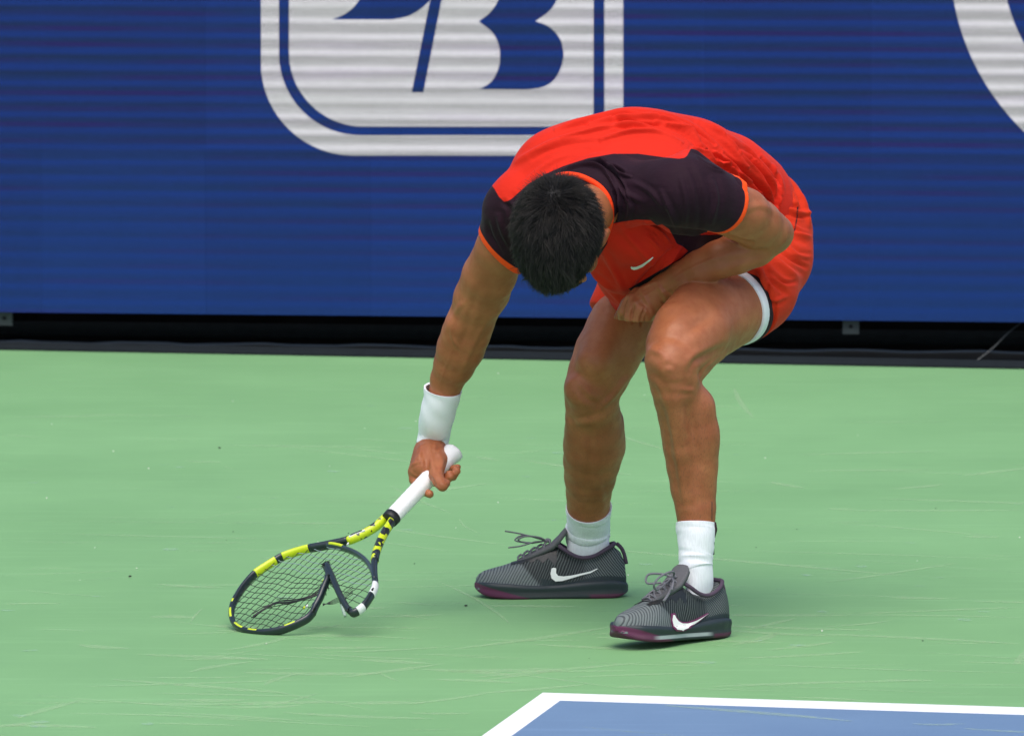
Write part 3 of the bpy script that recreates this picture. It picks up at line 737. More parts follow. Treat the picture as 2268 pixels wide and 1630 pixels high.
# --- hair: a cap over the scalp, and strands combed away from the whorl
def whorl_dir(): return Vector((-.06, -.90, .42)).normalized()
def hairline(f, l):
    t_ = (f + 1) / 2
    return -.62 + 1.0 * max(t_, 0) ** 1.6
def hthick(d):
    l, f, u = d; e = u - hairline(f, l)
    if e < 0: return -.004
    e = min(e / .5, 1)
    return .003 + .010 * e ** .8 + .034 * max(0, f) ** 5 * e ** .5 + .004 * max(0, -f) * e
def scalp(d, extra=0.0):
    l, f, u = d; r = 1 / math.sqrt((l / .069) ** 2 + (f / .096) ** 2 + (u / .086) ** 2)
    return HP(l * r, -.012 + f * r, .018 + u * r) + (h_l * l + h_f * f + h_up * u) * (hthick(d) + extra)
def make_hair():
    V = []; F = []; TN = []; nu, nv = 96, 64
    for j in range(nv + 1):
        th = math.pi * j / nv * .80
        for i in range(nu):
            ph = 2 * math.pi * i / nu
            V.append(scalp((math.sin(th) * math.cos(ph), math.sin(th) * math.sin(ph), math.cos(th)), -.002 + .0012 * math.sin(ph * 23 + th * 9) * math.sin(th * 17)))
    for j in range(nv):
        for i in range(nu): F.append((j * nu + i, j * nu + (i + 1) % nu, (j + 1) * nu + (i + 1) % nu, (j + 1) * nu + i))
    V = [list(v) for v in V]; TN = [0.0] * len(V)
    w0 = whorl_dir(); n = 0
    from mathutils import noise as mn
    while n < 19000:
        d = Vector((random.gauss(0, 1), random.gauss(0, 1), random.gauss(0, 1))).normalized()
        e = d.z - hairline(d.y, d.x)
        if e < 0 or (e < .12 and random.random() > e / .12 + .25): continue
        n += 1
        tang = d - w0; tang = (tang - d * tang.dot(d))
        sw = w0.cross(d) * .55                                            # swirl of the whorl
        near = max(0, 1 - (d - w0).length / .5)
        comb = Vector((-.15, .9, -.1)); comb = comb - d * comb.dot(d)
        cl = mn.noise(d * 6.5) * 1.3; cl2 = mn.noise(d * 17 + Vector((3, 1, 7))) * 1.3
        side = Vector((cl * .9 + cl2 * .5, cl2 * .5, cl * .4)); side = side - d * side.dot(d)
        tg = (tang.normalized() * (.5 + .5 * near) + sw * near + comb * .7 + side * 1.15 + Vector((random.gauss(0, .16), random.gauss(0, .16), random.gauss(0, .16)))).normalized()
        top = max(0, min(1, e / .6))
        ln = .006 + .018 * top * random.uniform(.7, 1.2) + .014 * max(0, d.y) ** 2 * top
        lift = .30 + .45 * random.random() + .9 * near + .25 * top * max(0, cl2)
        wd = h_l * tg.x + h_f * tg.y + h_up * tg.z; nd = h_l * d.x + h_f * d.y + h_up * d.z
        p0 = scalp(d, -.003); pts = []
        for k in range(5):
            s_ = k / 4; pts.append(p0 + (wd * s_ + nd * (lift * s_ - .42 * s_ * s_)) * ln)
        tone = max(0, min(1, random.gauss(.22, .16) + .45 * cl2 + .25 * cl)) * (.55 + .45 * min(1, (d - w0).length / .6)); r0 = random.uniform(.00030, .00065); a = wd.cross(nd).normalized(); b0 = len(V)
        for k, p in enumerate(pts):
            r = r0 * (1 - .85 * (k / 4) ** 1.5)
            V += [list(p + a * r), list(p - a * r), list(p + nd * r)]; TN += [tone * (.6 + .4 * k / 4)] * 3
        for k in range(4):
            q = b0 + k * 3
            F += [(q, q + 1, q + 4, q + 3), (q + 1, q + 2, q + 5, q + 4), (q + 2, q, q + 3, q + 5)]
    return np.array(V), np.array(F), TN
t = NT('black_hair'); hn = t.noise(160, 3)
M_hair = t.set(base=t.mix(t.attr('tone'), (.014, .013, .013), (.085, .070, .062)), rough=.55, Specular_IOR_Level=.22)
hv, hf, ht = make_hair(); mesh_obj('hair', hv, hf, M_hair, person, attrs={'tone': ht})
for s_ in (-1, 1):
    tn = [0.2] * 36
    v = [HP(s_ * (.014 + .036 * k / 5), .094 - .014 * (k / 5) ** 2, .006 + .004 * math.sin(k / 5 * 2.4)) for k in range(6)]
    mesh_obj('eyebrow', *tube_vf(v, [.003, .0035, .003, .003, .002, .001], 6), M_hair, person, attrs={'tone': tn})

# --- shirt
HS = .0023
S = Field((-.12, 10.85, .50), (.62, 11.85, 1.08), HS)
chain(S, [(1350, 425, 11.21, 92), (1398, 392, 11.33, 146), (1450, 400, 11.36, 146), (1520, 405, 11.40, 138), (1590, 428, 11.48, 130), (1636, 455, 11.53, 120), (1655, 470, 11.56, 112)], .03)
blob(S, 1300, 368, 11.32, 104, .03)
chain(S, [(1240, 392, 11.31, 108), (1398, 400, 11.33, 130)], .03)
chain(S, [(1300, 435, 11.2, 76), (1150, 462, 11.27, 66)], .03)
chain(S, [(1165, 440, 11.29, 66), (1240, 400, 11.31, 90)], .03)
chain(S, [(1470, 410, 11.26, 104), (1400, 410, 11.33, 120)], .03)
chain(S, [(1372, 432, 11.17, 70), (1515, 420, 11.09, 74)], .03)
chain(S, [(1365, 512, 11.23, 56), (1380, 565, 11.34, 74), (1405, 598, 11.44, 78), (1418, 634, 11.52, 68), (1480, 590, 11.46, 92), (1570, 560, 11.54, 108)], .03)
chain(S, [(1420, 520, 11.24, 64), (1470, 540, 11.33, 78)], .03)
# sleeves
SL = Field((.08, 10.85, .60), (.62, 11.5, 1.05), HS)
chain(SL, [(1510, 425, 11.085, 74), (1560, 436, 11.10, 70), (1615, 456, 11.14, 66), (1660, 480, 11.2, 63)], .01)
chain(SL, [(1528, 366, 11.12, 36), (1570, 392, 11.13, 30)], .012)
chain(SL, [(1500, 480, 11.14, 40), (1560, 490, 11.17, 36)], .02)
lcut = W(1606, 452, 11.13); lnrm = Vector((.60, .72, -.24)).normalized()
SL.halfspace(lcut, lnrm, k=.0015)
S.merge(SL, .022)
SR = Field((-.14, 11.05, .55), (.2, 11.6, 1.0), HS)
chain(SR, [(1150, 450, 11.27, 64), (1136, 470, 11.28, 66), (1122, 520, 11.31, 60), (1104, 572, 11.34, 58), (1090, 610, 11.37, 58)], .01)
rcut = W(1106, 562, 11.32); rnrm = Vector((-.72, .25, -.64)).normalized()
SR.halfspace(rcut, rnrm, k=.0015)
S.merge(SR, .018)
sl, x_, y_, z_ = S.block(S.lo, S.lo + S.n * S.h)
hemp = W(1722, 430, 11.55); hemn = Vector((.70, .62, -.30)).normalized()
S.halfspace(hemp, hemn, k=.002)
V, Q = S.mesh(2)
shirt_lines = [([(1712, 366), (1722, 400), (1724, 440), (1716, 475)], 2.2, 4), 
    ([z1(560, 190), z1(700, 150), z1(850, 105), z1(1000, 95), z1(1150, 120)], 3.0, 6), ([z1(760, 150), z1(950, 125), z1(1150, 130), z1(1300, 175), z1(1400, 250)], 3.5, 7),
    ([z1(600, 240), z1(800, 190), z1(1000, 160), z1(1180, 200)], 2.2, 7), ([z1(830, 250), z1(1000, 205), z1(1150, 210), z1(1300, 270)], 2.4, 7),
    ([z1(1000, 80), z1(1200, 110), z1(1370, 180), z1(1500, 280)], -3.5, 5), ([z1(1150, 150), z1(1330, 200), z1(1430, 300), z1(1480, 360)], 3.0, 6),
    ([z1(1400, 150), z1(1550, 250), z1(1680, 400), z1(1780, 520), z1(1830, 600)], 3.2, 8), ([z1(1480, 180), z1(1640, 270), z1(1780, 420), z1(1880, 560)], 2.4, 8),
    ([z1(1500, 330), z1(1600, 420), z1(1700, 500)], 3.4, 6), ([z1(1450, 320), z1(1580, 390), z1(1660, 480), z1(1740, 560)], -3.4, 5),
    ([z1(1640, 330), z1(1740, 450), z1(1800, 560), z1(1840, 640)], 2.6, 6), ([z1(1730, 380), z1(1830, 500), z1(1880, 620)], 2.4, 6),
    ([z1(1780, 360), z1(1860, 460), z1(1895, 560)], -2.6, 5), ([z1(1690, 430), z1(1780, 560), z1(1860, 640)], -2.6, 5), ([z1(1640, 460), z1(1720, 540), z1(1790, 590)], 2.4, 5),
    ([z1(300, 400), z1(420, 330), z1(560, 260), z1(700, 230)], 1.6, 10), ([z1(330, 560), z1(430, 460), z1(560, 370), z1(720, 330)], 1.4, 10),
    ([z1(600, 430), z1(720, 395), z1(830, 420), z1(900, 500), z1(940, 600), z1(930, 720)], 2.6, 5), ([z1(640, 405), z1(780, 385), z1(890, 430), z1(950, 520), z1(985, 600)], -2.4, 4),
    ([z1(730, 380), z1(860, 390), z1(930, 450), z1(1000, 470)], 2.8, 4.5), ([z1(830, 370), z1(900, 410), z1(960, 440)], -2.2, 4),
    ([z1(900, 560), z1(930, 650), z1(910, 740)], -2.4, 4), ([z1(960, 560), z1(1000, 650), z1(980, 740)], 1.4, 7), ([z1(860, 450), z1(960, 560), z1(1080, 620)], 1.2, 9),
    ([z1(1180, 560), z1(1240, 680), z1(1290, 800)], 1.4, 8), ([z1(1350, 400), z1(1400, 520), z1(1420, 680), z1(1400, 800)], -1.2, 10), ([z1(1480, 480), z1(1510, 600), z1(1480, 740)], 1.4, 8),
    ([z1(1370, 300), z1(1430, 330), z1(1500, 390), z1(1590, 400)], 4.0, 5), ([z1(1400, 360), z1(1500, 420), z1(1580, 430)], -3.0, 4),
    ([z1(1090, 740), z1(1170, 790), z1(1230, 860)], 1.8, 6), ([z1(930, 760), z1(1060, 900), z1(1150, 1000)], 1.2, 10), ([z1(830, 900), z1(900, 1020), z1(960, 1140)], 1.4, 9),
    ([z1(760, 1040), z1(860, 1120), z1(950, 1220)], 1.4, 7), ([z1(1250, 900), z1(1150, 1000), z1(1040, 1110)], -2.0, 8), ([z1(1300, 880), z1(1180, 1040)], 1.8, 5),
    ([z1(1560, 240), z1(1700, 330), z1(1800, 440), z1(1870, 520)], -2.0, 5), ([z1(1560, 330), z1(1680, 440), z1(1770, 560), z1(1840, 620)], -2.4, 4),
    ([z1(1600, 420), z1(1680, 520), z1(1760, 590)], 2.0, 5), ([z1(1260, 90), z1(1420, 150), z1(1540, 230), z1(1640, 330)], 1.8, 7), ([z1(900, 130), z1(1050, 150), z1(1200, 160)], -2.0, 4),
    ([z1(700, 200), z1(860, 170), z1(1000, 180)], -1.5, 5), ([z1(420, 360), z1(560, 300), z1(700, 270), z1(860, 270)], -1.0, 8),
    ([z1(1010, 500), z1(1120, 560), z1(1200, 660)], 1.0, 8), ([z1(1300, 480), z1(1330, 620), z1(1320, 760)], 1.2, 8), ([z1(1100, 820), z1(1180, 900)], 1.2, 6),
    ([z1(220, 700), z1(250, 800), z1(310, 920)], 1.5, 8), ([z1(160, 740), z1(180, 820), z1(240, 920)], -1.2, 7), ([z1(250, 620), z1(300, 680), z1(300, 800)], -1.6, 8),
]
V = folds(V, Q, [(a, b * 2.5, c * .8) for a, b, c in shirt_lines] + [([(u + (3.5 if b > 0 else 0), v + (4.0 if b > 0 else 0)) for u, v in a], -abs(b) * .9, 2.6) for a, b, c in shirt_lines if abs(b) >= 2.0])
P = proj(V); Vn = normals(V, Q)
yoke = [(1040, 380), (1085, 405), (1096, 420), (1105, 436), (1116, 447), (1124, 446), (1133, 441), (1171, 407), (1210, 385), (1246, 369), (1302, 351), (1358, 341), (1414, 341), (1471, 349),
        (1504, 352), (1516, 350), (1522, 345), (1530, 330), (1540, 310), (1700, 310), (1720, 560), (1590, 560), (1500, 620), (1430, 668), (1392, 640), (1455, 603), (1508, 572), (1524, 556), (1512, 546),
        (1499, 540), (1490, 522), (1482, 508), (1466, 497), (1455, 500), (1441, 488), (1410, 487), (1380, 491), (1352, 497), (1345, 540), (1320, 580), (1270, 640), (1150, 660), (1030, 540)]
sd_ = poly_sd(P, yoke)
back = (P[:, 0] > 1480) & (P[:, 1] < 520)
sd_ = np.where(back, np.minimum(sd_, (11.235 - V[:, 1]) * 1100), sd_)
sd_ = np.where(V[:, 1] > 11.46, -20, sd_)
dl = (V - np.array(lcut)) @ np.array(lnrm); dr = (V - np.array(rcut)) @ np.array(rnrm)
nearl = np.linalg.norm(V - np.array(lcut), axis=1) < .11; nearr = np.linalg.norm(V - np.array(rcut), axis=1) < .10
trim = np.full(len(V), -.05); trim[nearl] = dl[nearl] + .011; trim[(P[:, 0] < 1566) & nearl] = -.05; trim[nearr] = np.maximum(trim[nearr], dr[nearr] + .012)
shirt = mesh_obj('shirt', V, Q, M_shirt, person, attrs={'dark': sd_, 'trim': trim})
BV_shirt = BVHTree.FromPolygons([tuple(v) for v in V], [tuple(q) for q in Q])
def drop(u, v, bvh, off=.001):
    o_ = Vector((0, 0, CAM_H)); h = bvh.ray_cast(o_, ray(u, v).normalized())
    if h[0] is None: return None, None
    n_ = h[1] if h[1].dot(ray(u, v)) < 0 else -h[1]
    return h[0] + n_ * off, n_
def decal(name, poly, bvh, mat, parent, off=.0009, n=4):
    bm = bmesh.new(); vs = [bm.verts.new((x, y, 0)) for x, y in poly]; f = bm.faces.new(vs)
    bmesh.ops.triangulate(bm, faces=[f]); 
    for _ in range(n): bmesh.ops.subdivide_edges(bm, edges=[e for e in bm.edges if e.calc_length() > 4], cuts=1); bmesh.ops.triangulate(bm, faces=[f for f in bm.faces if len(f.verts) > 3])
    pl = np.array(wloc(parent)); last = None
    if parent.name.startswith('shoe'): inv = parent.matrix_basis.inverted() if parent.parent is None else (Matrix.Translation(parent.parent.location) @ parent.matrix_basis).inverted()
    else: inv = Matrix.Translation(-Vector(pl))
    for v in bm.verts:
        p, n_ = drop(v.co.x, v.co.y, bvh, off)
        if p is None: p = last or Vector((0, 0, 0))
        last = p; v.co = inv @ p
    bmesh.ops.recalc_face_normals(bm, faces=bm.faces[:])
    me = bpy.data.meshes.new(name); bm.to_mesh(me); bm.free(); me.materials.append(mat)
    o = link(bpy.data.objects.new(name, me), parent); m = o.modifiers.new('thick', 'SOLIDIFY'); m.thickness = .0005; m.offset = -1; return o
tick = [(0, .62), (.03, .45), (.08, .30), (.12, .28), (.10, .45), (.12, .58), (.18, .66), (.26, .68), (.36, .64), (.60, .48), (1.0, .0), (.62, .56), (.36, .80), (.22, .92), (.12, .95), (.04, .86)]
decal('logo_mark', [z1(*p) for p in ((1003, 1003), (1008, 1012), (1022, 1018), (1042, 1014), (1075, 998), (1108, 973), (1135, 946), (1131, 942), (1100, 966), (1065, 988), (1035, 1000), (1015, 1001), (1008, 996))], BV_shirt, M_mark, shirt)
# collar rib laid where the neck leaves the shirt
col_pts = [z1(*p) for p in ((560, 470), (620, 456), (700, 465), (760, 490), (810, 520), (850, 560), (878, 605), (892, 660), (890, 720), (876, 770), (862, 810), (845, 850), (822, 880))]
cp = []
for u, v_ in [(p.x, p.y) for p in catmull([Vector((*q, 0)) for q in col_pts], 5)]:
    p, n_ = drop(u, v_, BV_shirt, .0005)
    if p is not None: cp.append((p, n_))
pp = [p for p, _ in cp]
for _ in range(4): pp = [pp[0]] + [(pp[i - 1] + pp[i] * 2 + pp[i + 1]) / 4 for i in range(1, len(pp) - 1)] + [pp[-1]]
mesh_obj('collar', *tube_vf(pp, .0055, 10), M_orange, shirt)

# --- shorts, and the white undershort below
O = Field((.0, 11.0, .50), (.66, 11.95, .98), H)
chain(O, [(1688, 462, 11.55, 88), (1697, 520, 11.535, 98), (1700, 570, 11.50, 96), (1668, 640, 11.40, 94), (1620, 690, 11.32, 93)], .02)
chain(O, [(1560, 490, 11.62, 96), (1690, 480, 11.56, 92)], .03)
chain(O, [(1545, 520, 11.68, 96), (1418, 618, 11.62, 82), (1385, 690, 11.60, 82)], .02)
chain(O, [(1745, 600, 11.47, 30), (1690, 680, 11.40, 34), (1655, 720, 11.36, 30)], .025)
ohem = W(1686, 665, 11.33); onrm = Vector((-.50, -.74, -.30)).normalized()
O.halfspace(ohem, onrm, keep_lo=(.33, 11.0, .5), keep_hi=(.7, 11.56, .98), k=.002)
rh = W(1352, 682, 11.52); rn2 = Vector((-.52, -.25, -.80)).normalized()
O.halfspace(rh, rn2, keep_lo=(.0, 11.0, .5), keep_hi=(.33, 11.95, .98), k=.002)
V, Q = O.mesh(2)
shorts_lines = [([(1726, 368), (1738, 400), (1740, 430), (1735, 462)], -3.2, 4), ([(1745, 392), (1765, 425), (1778, 460)], -2.2, 4), ([(1752, 400), (1785, 455), (1795, 500)], 1.6, 5), ([(1740, 470), (1765, 480), (1798, 478)], -2.0, 4), ([(1738, 500), (1768, 512), (1800, 520)], -2.2, 4),
    ([(1742, 540), (1765, 565), (1795, 570)], 2.2, 5), ([(1705, 600), (1735, 625), (1765, 625)], -2.4, 4), ([(1700, 640), (1715, 665), (1740, 656)], 2.4, 5), ([(1690, 600), (1702, 640), (1700, 690)], -2.4, 5), 
    ([z1(1900, 480), z1(1950, 560), z1(1990, 640)], 2.5, 6), ([z1(1930, 650), z1(2000, 680), z1(2070, 690)], 2.5, 6), ([z1(1900, 620), z1(1950, 640), z1(2000, 660)], -2.5, 5),
    ([z1(1960, 760), z1(2010, 800), z1(2075, 820)], 2.0, 7), ([z1(1880, 900), z1(1960, 960), z1(2040, 1005)], -3.4, 5), ([z1(1840, 940), z1(1920, 1010), z1(2000, 1070)], 3.0, 7),
    ([z1(1790, 980), z1(1840, 1080), z1(1920, 1160)], -3.2, 6), ([z1(1760, 1000), z1(1800, 1100), z1(1860, 1190)], 3.0, 7), ([z1(1720, 1030), z1(1770, 1110), z1(1800, 1200)], -2.0, 6),
    ([z1(1800, 1180), z1(1830, 1260), z1(1780, 1350)], 2.2, 7), ([z1(1990, 560), z1(2040, 640), z1(2060, 760)], 2.0, 7), ([z1(1920, 800), z1(1980, 840), z1(2060, 870)], -1.6, 8)]
V = folds(V, Q, [(a, b * 1.6, c) for a, b, c in shorts_lines]); P = proj(V)
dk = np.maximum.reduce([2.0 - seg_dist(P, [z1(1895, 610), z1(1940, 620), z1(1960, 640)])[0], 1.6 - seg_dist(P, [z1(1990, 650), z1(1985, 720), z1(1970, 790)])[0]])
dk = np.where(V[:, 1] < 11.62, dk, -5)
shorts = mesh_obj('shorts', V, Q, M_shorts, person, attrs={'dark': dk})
U = Field((.2, 11.0, .50), (.62, 11.6, .90), H)
chain(U, [(1690, 575, 11.48, 86), (1655, 645, 11.41, 87), (1630, 678, 11.36, 86), (1590, 702, 11.30, 84)], .01)
U.halfspace(ohem + Vector((-.0135, -.019, -.005)), Vector((-.52, -.72, -.20)), k=.0015)
V, Q = U.mesh(2)
V = folds(V, Q, [([z1(1660, 1060), z1(1730, 1150), z1(1745, 1240), z1(1710, 1350)], -1.4, 2.5)])
mesh_obj('undershorts', V, Q, M_white, person)
U = Field((.2, 11.0, .50), (.62, 11.6, .90), H)
chain(U, [(1690, 575, 11.48, 89), (1655, 645, 11.41, 90), (1630, 678, 11.36, 89), (1590, 702, 11.30, 88)], .01)
U.halfspace(ohem + Vector((-.004, -.006, -.002)), Vector((-.52, -.72, -.20)), k=.0015)
V, Q = U.mesh(2); mesh_obj('shorts_lining', V, Q, M_dark, person)

# --- socks and wristband: ribbed tubes
def sleeve_tube(name, st, mat, parent, sides=64, rib=0.0, ribs=0, wob=0.0, seed=0, squash=None):
    """st: (u, v, Y, r_px) rings; rounded ends turned inwards"""
    c = [(W(u, v, Y), r * PM(Y)) for u, v, Y, r in st]
    pts = catmull([p for p, _ in c], 6); rad = catmull([Vector((r, 0, 0)) for _, r in c], 6); rad = [r.x for r in rad]
    n = len(pts); up = Vector((0, -1, 0)); V = []; F = []
    rs = random.Random(seed); ph = [rs.uniform(0, 6) for _ in range(6)]
    rings = [(0, -.004, .6), (0, -.0016, .1)] + [(i, 0, 0) for i in range(n)] + [(n - 1, -.0016, -.1), (n - 1, -.004, -.6)]
    for i, dr, sh in rings:
        t_ = (pts[min(i + 1, n - 1)] - pts[max(i - 1, 0)]).normalized(); a = t_.cross(up).normalized(); b = a.cross(t_).normalized()
        for k in range(sides):
            an = 2 * math.pi * k / sides
            r = rad[i] + dr + rib * math.cos(an * ribs) + wob * (math.sin(an * 2 + ph[0] + i * .4) * .5 + math.sin(an * 3 + ph[1] - i * .7) * .5)
            V.append(pts[i] + t_ * sh * .003 + a * math.cos(an) * r + b * math.sin(an) * r)
            if squash:
                off = V[-1] - pts[i]; w_ = max(0, min(1, (.19 - pts[i].z) / .11)); w2 = max(0, min(1, (.125 - pts[i].z) / .05)); V[-1] = V[-1] - squash * off.dot(squash) * (.30 * w_ + .36 * w2)
    for i in range(len(rings) - 1):
        for k in range(sides): F.append((i * sides + k, (i + 1) * sides + k, (i + 1) * sides + (k + 1) % sides, i * sides + (k + 1) % sides))
    return mesh_obj(name, V, F, mat, parent)
def knit(name, base):
    t = NT(name); tc = t.n('TexCoord'); w = t.noise(240, 2, .5, co=t.coord((1.6, 1.6, .2))); s2 = t.noise(600, 2); m3 = t.noise(40, 3)
    c = t.mix(t.ramp(w, [(.4, 1), (.6, 0)]), base, tuple(x * .93 for x in base))
    return t.set(base=c, rough=.9, normal=t.bump(w, .5, .0012, t.bump(s2, .3, .0006, t.bump(m3, .2, .003))), Sheen_Weight=.2)
M_sock = knit('white_ribbed_knit', (.80, .82, .86))
M_terry = simple('white_terry', (.82, .83, .87), .95, .06, 500, .5)
band = sleeve_tube('wristband', [(981, 862, 11.548, 42), (978, 880, 11.553, 41), (972, 905, 11.56, 39.5), (966, 930, 11.57, 38), (962, 957, HK(958,975,-.012)*.5+11.57*.5, 36.5), (957, 986, HK(956,988,-.016), 35)], M_terry, person, wob=.0011, seed=3)
s1 = sleeve_tube('sock', [(1304, 1122, 11.74, 51), (1304, 1134, 11.75, 50.5), (1304, 1142, 11.755, 49), (1303, 1164, 11.77, 48), (1302, 1173, 11.775, 50.5), (1302, 1181, 11.78, 47.5), (1302, 1190, 11.78, 50), (1303, 1199, 11.775, 47.5), (1302, 1226, 11.77, 48), (1302, 1250, 11.77, 46), (1302, 1275, 11.77, 42)], M_sock, person, wob=.0008, seed=1, squash=Vector((0, 1, 0)))
s2_ = sleeve_tube('sock', [(1541, 1158, 11.178, 44.5), (1541, 1172, 11.175, 44), (1542, 1186, 11.171, 43), (1542, 1215, 11.164, 41), (1541, 1228, 11.161, 40), (1541, 1236, 11.159, 41.5), (1541, 1244, 11.157, 39.5), (1541, 1254, 11.155, 42), (1543, 1264, 11.153, 39.5), (1548, 1290, 11.146, 39), (1550, 1322, 11.139, 38), (1550, 1350, 11.132, 36)], M_sock, person, wob=.0007, seed=2, squash=Vector((.709, -.705, 0)).normalized())
for s_, st in ((s2_, [(1584, 1156, 11.165), (1586, 1172, 11.165), (1582, 1190, 11.165)]),):
    v, f = tube_vf([W(*p) for p in st], [.002, .0028, .002], 8); mesh_obj('sock_stripe', v, f, M_dark, s_)
v, f = tube_vf([W(1581, 1200, 11.16), W(1580, 1212, 11.16), W(1581, 1228, 11.16)], .0014, 6); mesh_obj('sock_mark', v, f, M_dark, s2_)
v, f = tube_vf([p for p in [drop(z4(1168, 1390)[0], z4(1168, 1390)[1] + k * 5, BV_body, .0)[0] for k in range(9)] if p], .0009, 6)
mesh_obj('tattoo', v, f, simple('tattoo_ink', (.03, .022, .02), .6), body_o)

# --- shoes
def lerp_tab(tab, x):
    for i in range(len(tab) - 1):
        if x <= tab[i + 1][0]:
            t_ = (x - tab[i][0]) / (tab[i + 1][0] - tab[i][0]); t_ = min(max(t_, 0), 1); t_ = t_ * t_ * (3 - 2 * t_) * .35 + t_ * .65
            return [a + (b - a) * t_ for a, b in zip(tab[i][1:], tab[i + 1][1:])]
    return list(tab[-1][1:])
def shoe_upper_mat(name, tint):
    t = NT(name); tc = t.n('TexCoord'); sep = t.n('SeparateXYZ'); t.l(tc.outputs['Object'], sep.inputs[0]); x, y, z = sep.outputs
    nz = t.noise(18, 3)
    def stripes(ax, az, period, w, phase=0):
        s_ = t.math('ADD', t.math('ADD', t.math('MULTIPLY', x, ax), t.math('MULTIPLY', z, az)), t.math('MULTIPLY', nz, .012))
        return t.math('SINE', t.math('MULTIPLY', s_, 2 * math.pi / period))
    st = stripes(1.0, .45, .0058, 1); st2 = stripes(1.0, -.75, .0054, 1)
    heel = t.step(t.math('SUBTRACT', .085, x), .006); mid = t.step(t.math('SUBTRACT', t.math('SUBTRACT', .205, x), t.math('MULTIPLY', t.math('SUBTRACT', .06, z), .9)), .004)
    fore = t.mix(t.ramp(t.math('MULTIPLY_ADD', st, .5, .5), [(.16, 0), (.40, 1)]), (.050, .060, .064), tint)
    hl = t.mix(t.ramp(t.math('MULTIPLY_ADD', st2, .5, .5), [(.30, 0), (.55, 1)]), (.012, .016, .020), tuple(c * .8 for c in tint))
    md = t.mix(t.ramp(t.math('MULTIPLY_ADD', st, .5, .5), [(.45, 0), (.8, 1)]), (.010, .014, .016), tuple(c * .5 for c in tint))
    c = t.mix(mid, fore, md); c = t.mix(heel, c, hl)
    fox = t.math('MULTIPLY', t.step(t.math('SUBTRACT', t.math('SUBTRACT', t.math('ADD', .040, t.math('MULTIPLY', t.math('SINE', t.math('MULTIPLY', x, 38)), .006)), z), 0), .0015), t.step(t.math('SUBTRACT', .175, x), .006))
    c = t.mix(fox, c, (.018, .030, .034))
    fine = t.noise(700, 2)
    return t.set(base=c, rough=.62, normal=t.bump(t.math('MULTIPLY_ADD', st, .5, .5), .5, .0012, t.bump(fine, .2, .0004)), Specular_IOR_Level=.35)
M_up = shoe_upper_mat('grey_striped_upper', (.15, .175, .175))
def sole_mat(name, white):
    t = NT(name); tc = t.n('TexCoord'); sep = t.n('SeparateXYZ'); t.l(tc.outputs['Object'], sep.inputs[0]); x, y, z = sep.outputs
    toe = t.step(t.math('SUBTRACT', t.math('MULTIPLY_ADD', x, .27, -.0515), z), .0012)
    low = t.step(t.math('SUBTRACT', .0095, z), .0012); hl = t.step(t.math('SUBTRACT', .075, x), .004)
    c = t.mix(toe, (.020, .030, .036), (.105, .014, .060))
    c = t.mix(t.math('MULTIPLY', low, hl), c, (.09, .014, .05))
    if white:
        dz = t.math('ABSOLUTE', t.math('SUBTRACT', z, .0095)); midx = t.math('MULTIPLY', t.step(t.math('SUBTRACT', .245, x), .01), t.step(t.math('SUBTRACT', x, .085), .01))
        c = t.mix(t.math('MULTIPLY', t.step(t.math('SUBTRACT', .0034, dz), .0005), midx), c, (.36, .42, .42))
    ridge = t.math('SINE', t.math('MULTIPLY', t.math('ADD', x, t.math('MULTIPLY', z, 1.2)), 2 * math.pi / .0042))
    return t.set(base=c, rough=.5, normal=t.bump(t.math('MULTIPLY', ridge, t.step(t.math('SUBTRACT', .015, z), .001)), .5, .001))
M_sole = sole_mat('dark_sole', False); M_sole_w = sole_mat('dark_sole_pale_line', True)
M_lace = simple('grey_lace', (.15, .15, .17), .85, .25, 300, .4)
M_tongue = simple('grey_tongue', (.10, .10, .108), .8, .2, 220, .3)
M_collar = simple('plum_lining', (.07, .045, .075), .85, .2, 120, .3)
M_over = simple('black_overlay', (.014, .017, .019), .42, .2, 80, .2)
M_plum = simple('plum_edge', (.16, .02, .09), .5)
UPT = [(.000, .004, .002, .040, 0), (.004, .018, .004, .072, 0), (.014, .027, .006, .092, 0), (.030, .034, .0, .104, 0), (.045, .038, .0, .096, 0), (.062, .040, 0, .084, 0), (.085, .041, 0, .080, 0),
       (.105, .041, 0, .084, -.001), (.125, .042, 0, .094, -.001), (.140, .042, 0, .101, -.001), (.155, .042, 0, .101, -.001), (.170, .044, 0, .094, 0), (.190, .046, 0, .085, .001), (.210, .048, 0, .077, .002),
       (.235, .048, 0, .069, .003), (.258, .045, 0, .062, .004), (.278, .040, 0, .057, .005), (.292, .034, 0, .053, .006), (.302, .025, 0, .047, .006), (.308, .014, 0, .040, .006), (.310, .004, 0, .030, .006)]
